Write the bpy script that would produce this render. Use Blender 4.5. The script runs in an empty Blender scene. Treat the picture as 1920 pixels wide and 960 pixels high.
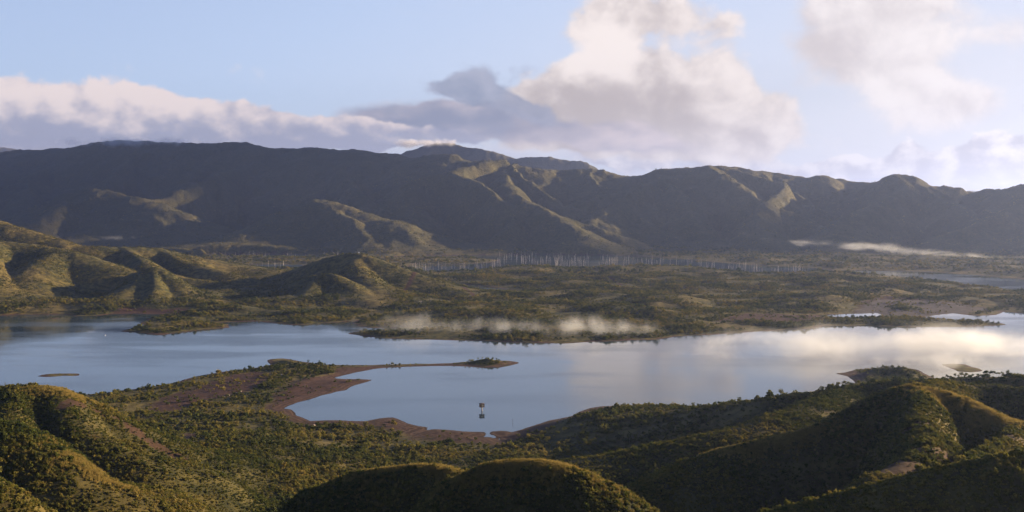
DETAIL = 1.0
import bpy, bmesh, math, random
import numpy as np
from math import radians
scene = bpy.context.scene
EXPO = 2.0
# ------------------------------------------------------------------ camera
H = 150.0      # eye height above the lake, metres
F = 2059.0     # focal length in photo pixels (1920 wide)
YH = 385.0     # row of the level horizon in the photo
SUN_AZ = 68.0  # degrees clockwise from the view direction (+Y)
SUN_EL = 11.5
cam_d = bpy.data.cameras.new('camera'); cam = bpy.data.objects.new('camera', cam_d)
scene.collection.objects.link(cam)
cam.location = (0, 0, H); cam.rotation_euler = (radians(90), 0, 0)
cam_d.sensor_width = 36.0; cam_d.lens = 36.0 * F / 1920.0; cam_d.shift_y = -(480 - YH) / 1920.0
cam_d.clip_end = 100000; cam_d.clip_start = 0.5
scene.camera = cam
scene.view_settings.view_transform = 'Standard'; scene.view_settings.look = 'None'
scene.view_settings.exposure = EXPO; scene.view_settings.gamma = 1

# ------------------------------------------------------------------ node helpers
class NB:
    """tiny helper that writes math as nodes"""
    def __init__(s, nt): s.nt = nt
    def _in(s, sock, v):
        if v is None: return
        if isinstance(v, bpy.types.NodeSocket): s.nt.links.new(v, sock)
        else: sock.default_value = v
    def m(s, op, a, b=None, c=None, clamp=False):
        n = s.nt.nodes.new('ShaderNodeMath'); n.operation = op; n.use_clamp = clamp
        s._in(n.inputs[0], a); s._in(n.inputs[1], b); s._in(n.inputs[2], c); return n.outputs[0]
    def add(s, a, b): return s.m('ADD', a, b)
    def sub(s, a, b): return s.m('SUBTRACT', a, b)
    def mul(s, a, b): return s.m('MULTIPLY', a, b)
    def mad(s, a, b, c): return s.m('MULTIPLY_ADD', a, b, c)
    def ss(s, v, lo, hi, a=0.0, b=1.0):
        n = s.nt.nodes.new('ShaderNodeMapRange'); n.interpolation_type = 'SMOOTHSTEP'
        s._in(n.inputs[0], v); s._in(n.inputs[1], lo); s._in(n.inputs[2], hi); s._in(n.inputs[3], a); s._in(n.inputs[4], b)
        return n.outputs[0]
    def lin(s, v, lo, hi, a=0.0, b=1.0):
        n = s.nt.nodes.new('ShaderNodeMapRange')
        s._in(n.inputs[0], v); s._in(n.inputs[1], lo); s._in(n.inputs[2], hi); s._in(n.inputs[3], a); s._in(n.inputs[4], b)
        return n.outputs[0]
    def xyz(s, x, y, z):
        n = s.nt.nodes.new('ShaderNodeCombineXYZ'); s._in(n.inputs[0], x); s._in(n.inputs[1], y); s._in(n.inputs[2], z); return n.outputs[0]
    def sep(s, v):
        n = s.nt.nodes.new('ShaderNodeSeparateXYZ'); s._in(n.inputs[0], v); return n.outputs
    def mix(s, f, a, b):
        n = s.nt.nodes.new('ShaderNodeMix'); n.data_type = 'RGBA'
        s._in(n.inputs[0], f)
        for k, v in ((6, a), (7, b)):
            if isinstance(v, tuple) and len(v) == 3: v = v + (1,)
            s._in(n.inputs[k], v)
        return n.outputs[2]
    def map(s, v, loc=(0, 0, 0), rot=(0, 0, 0), scale=(1, 1, 1), kind='TEXTURE'):
        n = s.nt.nodes.new('ShaderNodeMapping'); n.vector_type = kind
        s._in(n.inputs[0], v); n.inputs[1].default_value = loc; n.inputs[2].default_value = rot; n.inputs[3].default_value = scale
        return n.outputs[0]
    def vlen(s, v):
        n = s.nt.nodes.new('ShaderNodeVectorMath'); n.operation = 'LENGTH'; s._in(n.inputs[0], v); return n.outputs['Value']
    def vadd(s, a, b):
        n = s.nt.nodes.new('ShaderNodeVectorMath'); n.operation = 'ADD'; s._in(n.inputs[0], a); s._in(n.inputs[1], b); return n.outputs[0]
    def noise(s, v, scale, detail=4, rough=0.5, dist=0.0, lac=2.0, dims='3D'):
        n = s.nt.nodes.new('ShaderNodeTexNoise'); n.noise_dimensions = dims
        s._in(n.inputs['Vector'], v); n.inputs['Scale'].default_value = scale; n.inputs['Detail'].default_value = detail
        n.inputs['Roughness'].default_value = rough; n.inputs['Distortion'].default_value = dist; n.inputs['Lacunarity'].default_value = lac
        return n.outputs[0]

# ------------------------------------------------------------------ world: sky and clouds
world = bpy.data.worlds.new('World'); scene.world = world; world.use_nodes = True
wnt = world.node_tree; wnt.nodes.clear(); W = NB(wnt)
def build_sky():
    sky = wnt.nodes.new('ShaderNodeTexSky'); sky.sky_type = 'NISHITA'; sky.sun_disc = False
    sky.sun_elevation = radians(SUN_EL); sky.sun_rotation = radians(SUN_AZ)
    sky.altitude = 200; sky.air_density = 1.0; sky.dust_density = 0.3; sky.ozone_density = 3.0
    tc = wnt.nodes.new('ShaderNodeTexCoord')
    x, y, z = W.sep(tc.outputs['Generated'])
    az = W.m('ARCTAN2', x, y)
    el = W.m('ARCSINE', z)
    # cloud space: hundredths of a degree-like units; U to the right, V up, 1 unit = 2.78 degrees
    U = W.mul(az, 20.59); V = W.mul(el, 20.59)
    def uv(px, py):
        a = math.atan((px - 960) / F); e = math.atan((YH - py) / math.hypot(F, px - 960))
        return a * 20.59, e * 20.59
    P = W.xyz(U, V, 0.0)
    # one warp for every cloud layer
    w1 = wnt.nodes.new('ShaderNodeTexNoise'); wnt.links.new(P, w1.inputs['Vector'])
    w1.inputs['Scale'].default_value = 1.3; w1.inputs['Detail'].default_value = 3
    wv = wnt.nodes.new('ShaderNodeVectorMath'); wv.operation = 'MULTIPLY_ADD'
    wnt.links.new(w1.outputs['Color'], wv.inputs[0]); wv.inputs[1].default_value = (0.7, 0.5, 0); wv.inputs[2].default_value = (-0.35, -0.25, 0)
    PW = W.vadd(P, wv.outputs[0])
    def blobs(lst):
        tot = None
        for (px, py, rx, ry, rot, wt) in lst:
            u, v = uv(px, py)
            q = W.vlen(W.map(PW, (u, v, 0), (0, 0, radians(rot)), (rx / 100, ry / 100, 1)))
            b = W.ss(q, 0.0, 1.0, wt, 0.0)
            tot = b if tot is None else W.add(tot, b)
        return tot
    def puffs(vec, scale, detail, rough, dist=0.15):
        return W.noise(vec, scale, detail, rough, dist)
    light = (0.20, 0.13)      # towards the sun in cloud space (right and up)
    def pair(seed, stretch, scale, detail, rough):
        v0 = W.map(P, (seed, seed * 1.7, seed), (0, 0, 0), (stretch, 1, 1))
        v1 = W.map(P, (seed - light[0], seed * 1.7 - light[1], seed), (0, 0, 0), (stretch, 1, 1))
        return W.noise(v0, scale, detail, rough, 0.2), W.noise(v1, scale, 4, rough, 0.2)
    cumulus = pair(2.2, 1.15, 1.25, 8, 0.56)
    small = pair(21.3, 1.35, 2.1, 7, 0.56)
    flat = pair(11.0, 2.4, 1.3, 5, 0.5)
    def layer(lst, pr, amp, lo, hi, lit, shade, relief, bias, sf=None, opac=1.0):
        f = blobs(lst)
        n0, n1 = pr
        d = W.mad(W.sub(n0, 0.5), amp, f)
        a = W.ss(d, lo, hi, 0.0, opac)
        rel = W.mad(W.sub(n0, n1), relief, bias)
        if sf is not None: rel = W.add(rel, sf)
        rel = W.sub(rel, W.ss(d, hi, hi + 1.3, 0.0, 0.22))
        return a, W.mix(W.ss(rel, -0.15, 1.15), shade, lit)
    def blob1(px, py, rx, ry, wt, rot=0):
        u, v = uv(px, py)
        q = W.vlen(W.map(PW, (u, v, 0), (0, 0, radians(rot)), (rx / 100, ry / 100, 1)))
        return W.ss(q, 0.0, 1.0, wt, 0.0)
    mul = wnt.nodes.new('ShaderNodeMix'); mul.data_type = 'RGBA'; mul.blend_type = 'MULTIPLY'; mul.inputs[0].default_value = 1
    wnt.links.new(sky.outputs[0], mul.inputs[6]); mul.inputs[7].default_value = SKY_TINT
    bg_sky = wnt.nodes.new('ShaderNodeBackground'); wnt.links.new(mul.outputs[2], bg_sky.inputs[0]); bg_sky.inputs[1].default_value = SKY_STR
    # veil: thin high moisture, denser to the right and near the horizon
    veil = W.mul(W.ss(U, -12, 8, 0.6, 0.97), W.ss(V, 1.0, 13.0, 1.0, 0.06))
    layers = []
    layers.append((veil, W.mix(W.mad(U, 0.07, W.mad(V, -0.12, .65)), (0.68, 0.79, 0.98, 1), (0.73, 0.73, 0.80, 1))))
    horizon = [(1910, 285, 110, 70, 0, 1.0), (1840, 305, 90, 70, 0, .9), (1775, 325, 90, 70, 0, .9), (1700, 305, 70, 60, 0, 1.), (1640, 330, 110, 50, 0, .9), (1580, 315, 90, 60, 0, .85),
               (1480, 320, 110, 42, 0, .8), (1380, 300, 110, 55, 0, .7), (1250, 310, 190, 60, 0, .6), (1120, 290, 130, 40, 0, .6), (2050, 290, 160, 80, 0, 1), (2300, 300, 200, 70, 0, 1), (1800, 345, 260, 30, 0, .9)]
    layers.append(layer(horizon, small, 1.7, 0.34, 0.58, (0.96, 0.89, 0.89), (0.50, 0.48, 0.55), 4.2, .46, opac=.9))
    pale = [(0, 272, 500, 34, 0, .9), (500, 278, 500, 30, 0, .8), (1000, 285, 260, 40, 0, .8), (-600, 270, 400, 40, 0, 1.)]
    layers.append(layer(pale, flat, 1.0, 0.1, 0.8, (0.80, 0.80, 0.88), (0.55, 0.56, 0.68), 2.0, .6, opac=.9))
    right = [(1600, 60, 170, 150, 0, 1.0), (1560, 110, 150, 90, 10, .6), (1700, 40, 150, 150, 0, 1.), (1700, 160, 170, 120, -30, .9), (1640, -60, 200, 140, 0, .9), (1760, 200, 150, 80, -20, .6), (1890, 50, 140, 70, 0, .7), (1490, 90, 110, 50, 0, .4),
             (2150, 80, 200, 120, 0, .8), (1850, 190, 110, 80, 0, .5), (2500, 150, 300, 160, 0, 1), (1560, 230, 260, 60, 0, .35)]
    sf = W.add(blob1(1530, 110, 190, 120, -0.5), blob1(1680, 130, 190, 190, .45))
    layers.append(layer(right, cumulus, 1.9, 0.26, 0.95, (0.95, 0.875, 0.85), (0.65, 0.58, 0.57), 2.2, .55, sf, opac=.95))
    big = [(1140, 110, 150, 170, 0, 1.0), (1190, 10, 150, 80, 0, .7), (1310, 35, 200, 60, 0, .55), (1080, 170, 160, 90, 0, .8), (1000, 190, 130, 80, 0, .7), (1210, 220, 250, 130, 0, 1.0), (1330, 160, 160, 140, 0, 1.0),
           (1370, 240, 180, 100, 0, .8), (1280, 270, 240, 70, 0, .8), (1180, -80, 160, 90, 0, .4), (1100, 250, 230, 60, 5, .7), (1450, 210, 110, 100, 0, .6), (1030, 262, 200, 34, 0, .6)]
    sf = W.add(W.add(blob1(1130, 100, 95, 90, 1.1), blob1(1040, 215, 230, 100, -.45)), W.add(blob1(1380, 180, 130, 150, .3), blob1(1200, 210, 280, 80, -.35, -8)))
    layers.append(layer(big, cumulus, 1.75, 0.30, 0.66, (1.0, 0.89, 0.83), (0.57, 0.495, 0.47), 2.3, .54, sf, opac=.97))
    streak = [(1000, 240, 430, 46, -4, 1.1), (800, 225, 280, 60, -3, 1.), (1200, 275, 320, 36, -5, .7), (880, 205, 170, 36, 0, .6)]
    sf = W.add(blob1(800, 250, 380, 80, -.45), blob1(1150, 262, 280, 40, .35))
    layers.append(layer(streak, flat, 1.1, 0.30, 0.85, (0.80, 0.68, 0.68), (0.28, 0.30, 0.40), 2.6, .5, sf, opac=.92))
    bank = [(60, 205, 170, 85, 0, 1.1), (210, 200, 170, 85, 0, 1.2), (320, 215, 130, 70, 0, 1.), (-120, 210, 200, 90, 0, 1.1), (-400, 220, 300, 90, 0, 1.1), (400, 225, 130, 55, 0, 1.), (490, 230, 110, 55, 0, .9), (600, 242, 170, 48, 0, 1.1), (150, 240, 480, 46, 0, 1.),
            (720, 248, 190, 42, 0, 1.1), (830, 262, 140, 32, 0, .9), (270, 266, 330, 34, 0, .9), (600, 268, 280, 22, 0, .7), (90, 262, 160, 20, 0, .5)]
    vv = W.mad(flat[0], 1.1, W.sub(V, .55))
    sf = W.sub(W.add(W.ss(vv, uv(0, 275)[1], uv(0, 180)[1], -.62, .42), blob1(240, 185, 160, 60, .15)), W.ss(U, uv(300, 0)[0], uv(560, 0)[0], 0.0, .18))
    layers.append(layer(bank, small, 1.5, 0.30, 0.62, (0.95, 0.81, 0.76), (0.40, 0.41, 0.52), 2.4, .60, sf, opac=.96))
    scud = [(905, 150, 75, 62, 0, 1.1), (845, 160, 100, 34, -5, .8), (930, 185, 170, 42, -14, 1.1), (1000, 215, 150, 40, -14, .7), (750, 203, 100, 24, -6, .7), (970, 140, 50, 40, 0, .4)]
    layers.append(layer(scud, small, 1.9, 0.36, 0.95, (0.46, 0.47, 0.57), (0.27, 0.31, 0.42), 1.6, .5, opac=.88))
    cur = bg_sky.outputs[0]
    for a, c in layers:
        b = wnt.nodes.new('ShaderNodeBackground'); wnt.links.new(c, b.inputs[0]); b.inputs[1].default_value = CLOUD_STR
        mx = wnt.nodes.new('ShaderNodeMixShader'); wnt.links.new(a, mx.inputs[0]); wnt.links.new(cur, mx.inputs[1]); wnt.links.new(b.outputs[0], mx.inputs[2])
        cur = mx.outputs[0]
    out = wnt.nodes.new('ShaderNodeOutputWorld'); wnt.links.new(cur, out.inputs[0])
HAZE_TOP = 800.0; HAZE_D = 4.2e-5; HAZE_COL = (.38, .50, .93, 1)
SKY_TINT = (0.66, 0.70, 0.96, 1)
SKY_STR = 0.05
CLOUD_STR = 0.255

SUN_STR = 5.0
build_sky()

# ------------------------------------------------------------------ sun
sun_d = bpy.data.lights.new('sun', 'SUN'); sun = bpy.data.objects.new('sun', sun_d); scene.collection.objects.link(sun)
sun_d.energy = SUN_STR; sun_d.angle = radians(0.53); sun_d.color = (1.0, 0.74, 0.44)
sun.rotation_euler = (radians(90 - SUN_EL), 0, radians(180 - SUN_AZ))

# ------------------------------------------------------------------ measuring helpers: photo pixel -> metres in the place
K = H * F
def W3(px, py, d): return ((px - 960) / F * d, d, H - (py - YH) / F * d)      # point at distance d
def WL(px, py):                                                              # point of the lake surface
    d = K / (py - YH); return ((px - 960) / F * d, d)

# ------------------------------------------------------------------ numpy noise
rng = np.random.RandomState(5)
_perm = rng.permutation(512).astype(np.int32)
_ga = rng.rand(512).astype(np.float32) * 6.2831853
_gx = np.cos(_ga); _gy = np.sin(_ga)
def pnoise(x, y):
    xi = np.floor(x); yi = np.floor(y); fx = (x - xi).astype(np.float32); fy = (y - yi).astype(np.float32)
    xi = xi.astype(np.int32) & 511; yi = yi.astype(np.int32) & 511
    x1 = (xi + 1) & 511; y1 = (yi + 1) & 511
    def g(a, b, dx, dy):
        h = _perm[(_perm[a] + b) & 511]; return _gx[h] * dx + _gy[h] * dy
    u = fx * fx * fx * (fx * (fx * 6 - 15) + 10); v = fy * fy * fy * (fy * (fy * 6 - 15) + 10)
    a = g(xi, yi, fx, fy); b = g(x1, yi, fx - 1, fy); c = g(xi, y1, fx, fy - 1); d = g(x1, y1, fx - 1, fy - 1)
    return (a + u * (b - a)) * (1 - v) + (c + u * (d - c)) * v * 1.0
def fbm(x, y, s, o=4, g=0.5, seed=0.0):
    r = 0; a = 1.0; k = 1.0 / s
    for i in range(o):
        r = r + a * pnoise(x * k + seed + i * 17.3, y * k - seed * 1.3 + i * 9.1); a *= g; k *= 2.03
    return r
def ridged(x, y, s, o=4, g=0.5, seed=0.0):
    r = 0; a = 1.0; k = 1.0 / s; n = 0
    for i in range(o):
        r = r + a * (1 - 2.0 * np.abs(pnoise(x * k + seed + i * 13.7, y * k + seed + i * 5.9))); n += a; a *= g; k *= 2.1
    return r / n
def sstep(a, b, x):
    t = np.clip((x - a) / (b - a), 0, 1); return t * t * (3 - 2 * t)

# ------------------------------------------------------------------ lake outline (photo pixels on the water plane)
LAND = [
    # near shore with the bare flats, the spit, its islet end and the promontory under the right hill
    [(-1400, 700), (-700, 740), (-200, 745), (0, 745), (100, 742), (170, 739), (215, 734), (270, 727), (330, 717), (370, 705), (430, 695), (490, 688), (506, 684), (501, 678), (508, 673), (530, 672), (560, 677), (600, 683), (640, 684.5), (690, 684.5), (740, 683), (800, 682), (845, 681), (870, 678), (920, 675), (955, 676), (976, 680),
     (958, 685), (935, 689.5), (900, 689), (865, 686.5), (820, 686), (749, 688), (697, 692), (665, 699), (640, 705), (625, 708.5), (640, 710.5), (670, 711), (703, 712), (690, 716), (666, 722), (645, 732), (612, 739), (582, 748), (551, 757), (529, 766), (549, 768), (556, 778), (582, 789), (640, 788), (688, 790), (706, 785), (736, 782), (762, 792), (784, 799), (806, 801), (790, 808), (772, 815), (785, 810), (815, 804), (867, 808), (908, 810), (911, 817), (893, 820), (918, 819), (945, 828), (922, 815), (920, 810), (946, 806), (959, 810), (981, 805), (1003, 796), (1034, 787), (1071, 780), (1095, 768), (1126, 761), (1165, 761), (1209, 762), (1213, 765), (1252, 765), (1280, 764),
     (1400, 750), (1500, 738), (1560, 728), (1604, 717), (1590, 706), (1567, 700), (1586, 698), (1602, 693), (1652, 689), (1696, 689), (1720, 693), (1742, 704), (1765, 714), (1830, 714), (1862, 707), (1900, 705), (1960, 706), (2200, 700), (2700, 690), (4500, 900), (3000, 2500), (-3000, 2500), (-3000, 800)],
    [(70, 705.5), (82, 702), (100, 700.3), (125, 700), (148, 700.5), (149, 704.8), (132, 705.2), (112, 705), (98, 706.8), (82, 707)],
    [(88, 597), (102, 596), (117, 597), (104, 598.2)],
    [(1763, 683), (1780, 682), (1806, 682.5), (1822, 688), (1836, 691), (1841, 696), (1820, 698), (1796, 697), (1782, 690)],
    # far shore: everything between the main lake and the mountains
    [(-1500, 560), (-600, 585), (-200, 590), (0, 592), (44, 590), (127, 590), (141, 593.5), (188, 592), (212, 588.5), (260, 588), (306, 590), (285, 596), (262, 605), (271, 609), (245, 616), (223, 621.5), (262, 624), (302, 629), (315, 626.5), (372, 620), (434, 614), (428, 608.5), (407, 606), (437, 604), (481, 602.5), (512, 606), (542, 609.5), (582, 609), (608, 606), (640, 604), (676, 600.5), (664, 605), (669, 611), (692, 615), (751, 616), (742, 618.3), (701, 620), (666, 622), (652, 625.5), (684, 631), (727, 635), (815, 637), (902, 639.5), (990, 643), (1056, 644), (1121, 640.5), (1226, 637), (1280, 630), (1346, 627), (1433, 621), (1525, 616.5), (1551, 611.5), (1652, 612), (1739, 614), (1805, 613), (1887, 609.5), (1879, 606), (1840, 602.5), (1761, 599), (1726, 595.5), (1756, 591), (1787, 587.5), (1806, 590), (1828, 592), (1862, 589.5), (1884, 584.5), (1920, 588), (2150, 596), (3200, 620), (6500, 480), (6500, 420), (-6500, 420), (-6500, 480)],
]
ISLETS = [[(1661, 576), (1690, 574.5), (1722, 576), (1735, 581), (1700, 584), (1672, 581)],
          [(1809, 589), (1830, 585), (1860, 584), (1880, 586), (1868, 590.5), (1835, 592.5)]]
WATER = [
    [(1529, 592), (1560, 590), (1590, 588.7), (1625, 588), (1643, 586.7), (1658, 593), (1650, 595.6), (1590, 595)],
    [(1530, 510.5), (1580, 507), (1620, 506), (1680, 508), (1760, 511), (1840, 517), (1920, 524), (2400, 535), (2500, 546), (1960, 547), (1920, 545), (1860, 541), (1780, 527), (1700, 520), (1640, 514), (1590, 511)],
    [(862, 532), (900, 536), (935, 540), (965, 545), (935, 547), (890, 543)],
    [(767, 499), (805, 511), (850, 509), (902, 505), (951, 500.5), (1015, 501), (1090, 503.5), (1127, 500), (1200, 498), (1280, 499), (1355, 508), (1430, 514), (1520, 511), (1560, 508), (1540, 503), (1419, 498), (1350, 492), (1280, 486), (1180, 480), (1080, 477.5), (1000, 477), (900, 478), (760, 480), (700, 484), (800, 484.5), (870, 483), (925, 486), (936, 489), (915, 493), (850, 496), (780, 495)],
    [(455, 497), (500, 495.5), (560, 496), (576, 500), (560, 504), (500, 502.5), (455, 501)],
    [(360, 478), (450, 477), (560, 477), (650, 479), (600, 483), (480, 481.5), (400, 483)],
]
BARE = [   # bare red ground (photo pixels on the ground)
    [(278, 768), (296, 752), (345, 736), (400, 716), (440, 704), (480, 699), (508, 705), (500, 716), (470, 737), (420, 746), (380, 760), (330, 776), (295, 776)],
    [(515, 745), (545, 722), (600, 708), (640, 702), (720, 706), (690, 722), (612, 745), (545, 765), (570, 788), (700, 778), (745, 776), (800, 796), (905, 804), (1000, 792), (1040, 778), (1095, 762), (1165, 758), (1215, 760), (1210, 770), (1120, 778), (1060, 795), (1000, 822), (940, 834), (850, 832), (770, 822), (700, 800), (600, 800), (545, 790), (505, 765)],
    [(640, 690), (860, 684), (940, 682), (980, 680), (930, 690), (850, 688), (700, 696), (640, 708), (600, 712)],
    [(1567, 700), (1590, 697), (1612, 700), (1640, 705), (1610, 715), (1590, 706)],
    [(1615, 570), (1660, 560), (1740, 566), (1800, 572), (1770, 576), (1640, 574)],
    [(1340, 606), (1400, 590), (1540, 592), (1600, 596), (1500, 606)],
    [(1800, 590), (1812, 584), (1835, 582), (1842, 586), (1820, 592)],
    [(300, 590), (250, 590), (215, 587), (225, 583), (300, 584), (360, 583), (370, 588)],
]
GREEN = [[(862, 684), (885, 676), (945, 677), (962, 682), (900, 689)], [(506, 673), (530, 670), (600, 682), (640, 686), (600, 698), (530, 705), (512, 690)]]
MUD = [(1598, 588), (1615, 576), (1647, 566), (1717, 566), (1796, 572), (1850, 580), (1866, 589), (1787, 588), (1726, 597), (1656, 596), (1643, 588)]
TRACKS = [  # graded tracks on the plain (photo pixels)
    [(790, 545), (778, 552), (760, 558), (735, 562)], [(868, 551), (880, 558), (888, 564)], [(1120, 523), (1150, 532), (1165, 538)],
    [(300, 640), (309, 628)], [(350, 868), (362, 850), (352, 832)],
]
GX0, GX1, GY0, GY1, GS = -2400.0, 2400.0, 500.0, 3900.0, 4.0
gx = np.arange(GX0, GX1 + 1, GS, dtype=np.float32); gy = np.arange(GY0, GY1 + 1, GS, dtype=np.float32)
GXX, GYY = np.meshgrid(gx, gy)
def poly_sd(poly, X, Y, world=False):
    P = np.array(poly if world else [WL(*p) for p in poly], dtype=np.float32)
    inside = np.zeros(X.shape, bool); d2 = np.full(X.shape, 1e12, np.float32)
    n = len(P)
    for i in range(n):
        ax, ay = P[i]; bx, by = P[(i + 1) % n]
        ex, ey = bx - ax, by - ay; L = ex * ex + ey * ey
        if L < 1e-9: continue
        t = np.clip(((X - ax) * ex + (Y - ay) * ey) / L, 0, 1)
        np.minimum(d2, (X - ax - t * ex) ** 2 + (Y - ay - t * ey) ** 2, out=d2)
        if ay != by:
            c = ((ay > Y) != (by > Y)) & (X < (bx - ax) * (Y - ay) / (by - ay) + ax); inside ^= c
    d = np.sqrt(d2); return np.where(inside, d, -d)
def sub_sd(poly, base, op, pad=80):
    """combine a small polygon into a signed-distance grid, only near it"""
    P = np.array([WL(*p) for p in poly]); x0, y0 = P.min(0) - pad; x1, y1 = P.max(0) + pad
    i0 = max(0, int((x0 - GX0) / GS)); i1 = min(len(gx), int((x1 - GX0) / GS) + 2); j0 = max(0, int((y0 - GY0) / GS)); j1 = min(len(gy), int((y1 - GY0) / GS) + 2)
    if i1 <= i0 or j1 <= j0: return
    s = poly_sd(poly, GXX[j0:j1, i0:i1], GYY[j0:j1, i0:i1])
    b = base[j0:j1, i0:i1]; base[j0:j1, i0:i1] = np.maximum(b, s) if op == 'add' else np.minimum(b, -s)
# edges wobble so that no shore is a straight line
wob = fbm(GXX, GYY, 45, 4, 0.55, 3.1) * np.clip((GYY - 500) / 150, 3, 9)
SD = np.full(GXX.shape, -200, np.float32)
for p in (LAND[0], LAND[4]):
    SD = np.maximum(SD, poly_sd(p, GXX, GYY))
for p in WATER: sub_sd(p, SD, 'cut', 400)
SD = SD + np.where(GYY > 1150, wob, wob * .6) * 0.7
for p in LAND[1:4]: sub_sd(p, SD, 'add')
for p in ISLETS: sub_sd(p, SD, 'add')
SD = SD + fbm(GXX, GYY, 14, 2, 0.5, 8.8) * 2.0
BM = np.full(GXX.shape, -200, np.float32)
for p in BARE: sub_sd(p, BM, 'add', 60)
sub_sd(MUD, BM, 'add', 60)
for p in ISLETS + GREEN: sub_sd(p, BM, 'cut', 60)
MM = np.full(GXX.shape, -200, np.float32); sub_sd(MUD, MM, 'add', 60)
TM = np.full(GXX.shape, 1e6, np.float32)
for tr in TRACKS:
    P = [WL(*p) for p in tr]
    for a, b in zip(P[:-1], P[1:]):
        ex, ey = b[0] - a[0], b[1] - a[1]; L = ex * ex + ey * ey
        t = np.clip(((GXX - a[0]) * ex + (GYY - a[1]) * ey) / L, 0, 1)
        np.minimum(TM, (GXX - a[0] - t * ex) ** 2 + (GYY - a[1] - t * ey) ** 2, out=TM)
TM = np.sqrt(TM)
def sample(G, x, y, outside):
    fx = (x - GX0) / GS; fy = (y - GY0) / GS
    ok = (fx >= 0) & (fx < len(gx) - 1.01) & (fy >= 0) & (fy < len(gy) - 1.01)
    fx = np.clip(fx, 0, len(gx) - 1.01); fy = np.clip(fy, 0, len(gy) - 1.01)
    i = fx.astype(np.int32); j = fy.astype(np.int32); u = fx - i; v = fy - j
    r = (G[j, i] * (1 - u) + G[j, i + 1] * u) * (1 - v) + (G[j + 1, i] * (1 - u) + G[j + 1, i + 1] * u) * v
    return np.where(ok, r, outside)

# ------------------------------------------------------------------ hills: every crest a line of (photo x, photo y, distance)
R3 = random.Random(11)
RAWF = []
RIDGES = []   # (points xyz, half width, profile power)
def ridge(pts, w, pw=1.0, raw=False):
    P = [p if raw else W3(*p) for p in pts]
    A = np.array(P, dtype=np.float64)
    if len(A) > 2 and w < 1000:
        E = np.vstack([2 * A[0] - A[1], A, 2 * A[-1] - A[-2]]); out = []
        for i in range(1, len(E) - 2):
            p0, p1, p2, p3 = E[i - 1:i + 3]
            for t in ((0, .33, .67) if len(A) < 12 else (0, .5)):
                out.append(.5 * (2 * p1 + (p2 - p0) * t + (2 * p0 - 5 * p1 + 4 * p2 - p3) * t * t + (3 * p1 - 3 * p2 + p3 - p0) * t ** 3))
        out.append(A[-1]); A = np.array(out)
    RIDGES.append((A, w, pw)); RAWF.append(raw)
    return P
def spurs(P, n, length, w, drop0=0.92, side=-1, seed=1, start=0.0, curve=0.5, sub=2, ang0=0.0, kz=1.0):
    """side ridges running down from a crest towards the viewer (side=-1) or away"""
    R = random.Random(seed); P = np.array(P)
    seg = np.linalg.norm(np.diff(P[:, :2], axis=0), axis=1); cum = np.r_[0, np.cumsum(seg)]; tot = cum[-1]
    for k in range(n):
        s = (k + start + R.uniform(.2, .8)) / n * tot; i = min(len(seg) - 1, int(np.searchsorted(cum, s)) - 1); i = max(i, 0)
        t = (s - cum[i]) / seg[i]; p = P[i] * (1 - t) + P[i + 1] * t
        a = math.atan2(P[i + 1][1] - P[i][1], P[i + 1][0] - P[i][0]) + side * math.pi / 2 + R.uniform(-.35, .35) + ang0
        L = length * R.uniform(.7, 1.15); z0 = p[2] * drop0; pts = [(p[0], p[1], z0)]; m = 6; x, y = p[0], p[1]
        c = R.uniform(-curve, curve)
        for q in range(1, m + 1):
            a += c / m + R.uniform(-.12, .12)
            x += math.cos(a) * L / m; y += math.sin(a) * L / m; f = q / m
            z = z0 * (1 - f) ** 0.9 * kz + R.uniform(-.03, .03) * z0 * (1 - f)
            pts.append((x, y, max(z, 2)))
        ridge(pts, w * R.uniform(.8, 1.2), 1.0, raw=True)
        if sub:
            for q in range(1, m - 1):
                if R.random() < .75:
                    sx, sy, sz = pts[q]; sd_ = R.choice((-1, 1)); aa = a + sd_ * R.uniform(.6, 1.0); l2 = L * .33 * R.uniform(.7, 1.2)
                    sp = [(sx + math.cos(aa) * l2 * f, sy + math.sin(aa) * l2 * f, max(2, sz * (1 - f) ** .9)) for f in (0, .35, .7, 1.0)]
                    ridge(sp, w * .55, 1.0, raw=True)
# far main range, left part (in cloud shadow)
a = ridge([(-900, 300, 5600), (-500, 290, 5600), (-200, 292, 5500), (0, 284, 5400), (40, 281, 5350), (65, 281, 5300), (100, 279, 5300), (140, 276, 5250), (175, 268, 5200), (220, 263, 5150), (300, 267, 5150), (370, 268, 5100), (445, 266, 5100), (480, 272, 5050), (520, 278, 5000), (570, 276, 4950), (600, 277, 4900), (640, 281, 4900), (670, 280, 4850), (705, 286, 4800), (740, 287, 4800), (765, 297, 4750), (800, 291, 4700), (842, 289, 4650), (880, 302, 4600)], 700, .9)
spurs(a, 17, 1350, 240, seed=4, sub=3)
spurs(a, 9, 1200, 400, seed=9, side=1, sub=0)
# far peak behind it
a = ridge([(700, 302, 7616), (755, 287, 7504), (790, 275, 7392), (820, 268, 7280), (845, 268, 7280), (870, 275, 7223), (905, 279, 7168), (940, 288, 7168), (965, 296, 7168), (985, 294, 7111), (1010, 294, 7111), (1040, 296, 7111), (1070, 301, 7111), (1085, 301, 7056), (1100, 304, 7056), (1125, 319, 7056), (1160, 342, 7056)], 420, .9)
spurs(a, 6, 800, 230, seed=2, sub=1)
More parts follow.
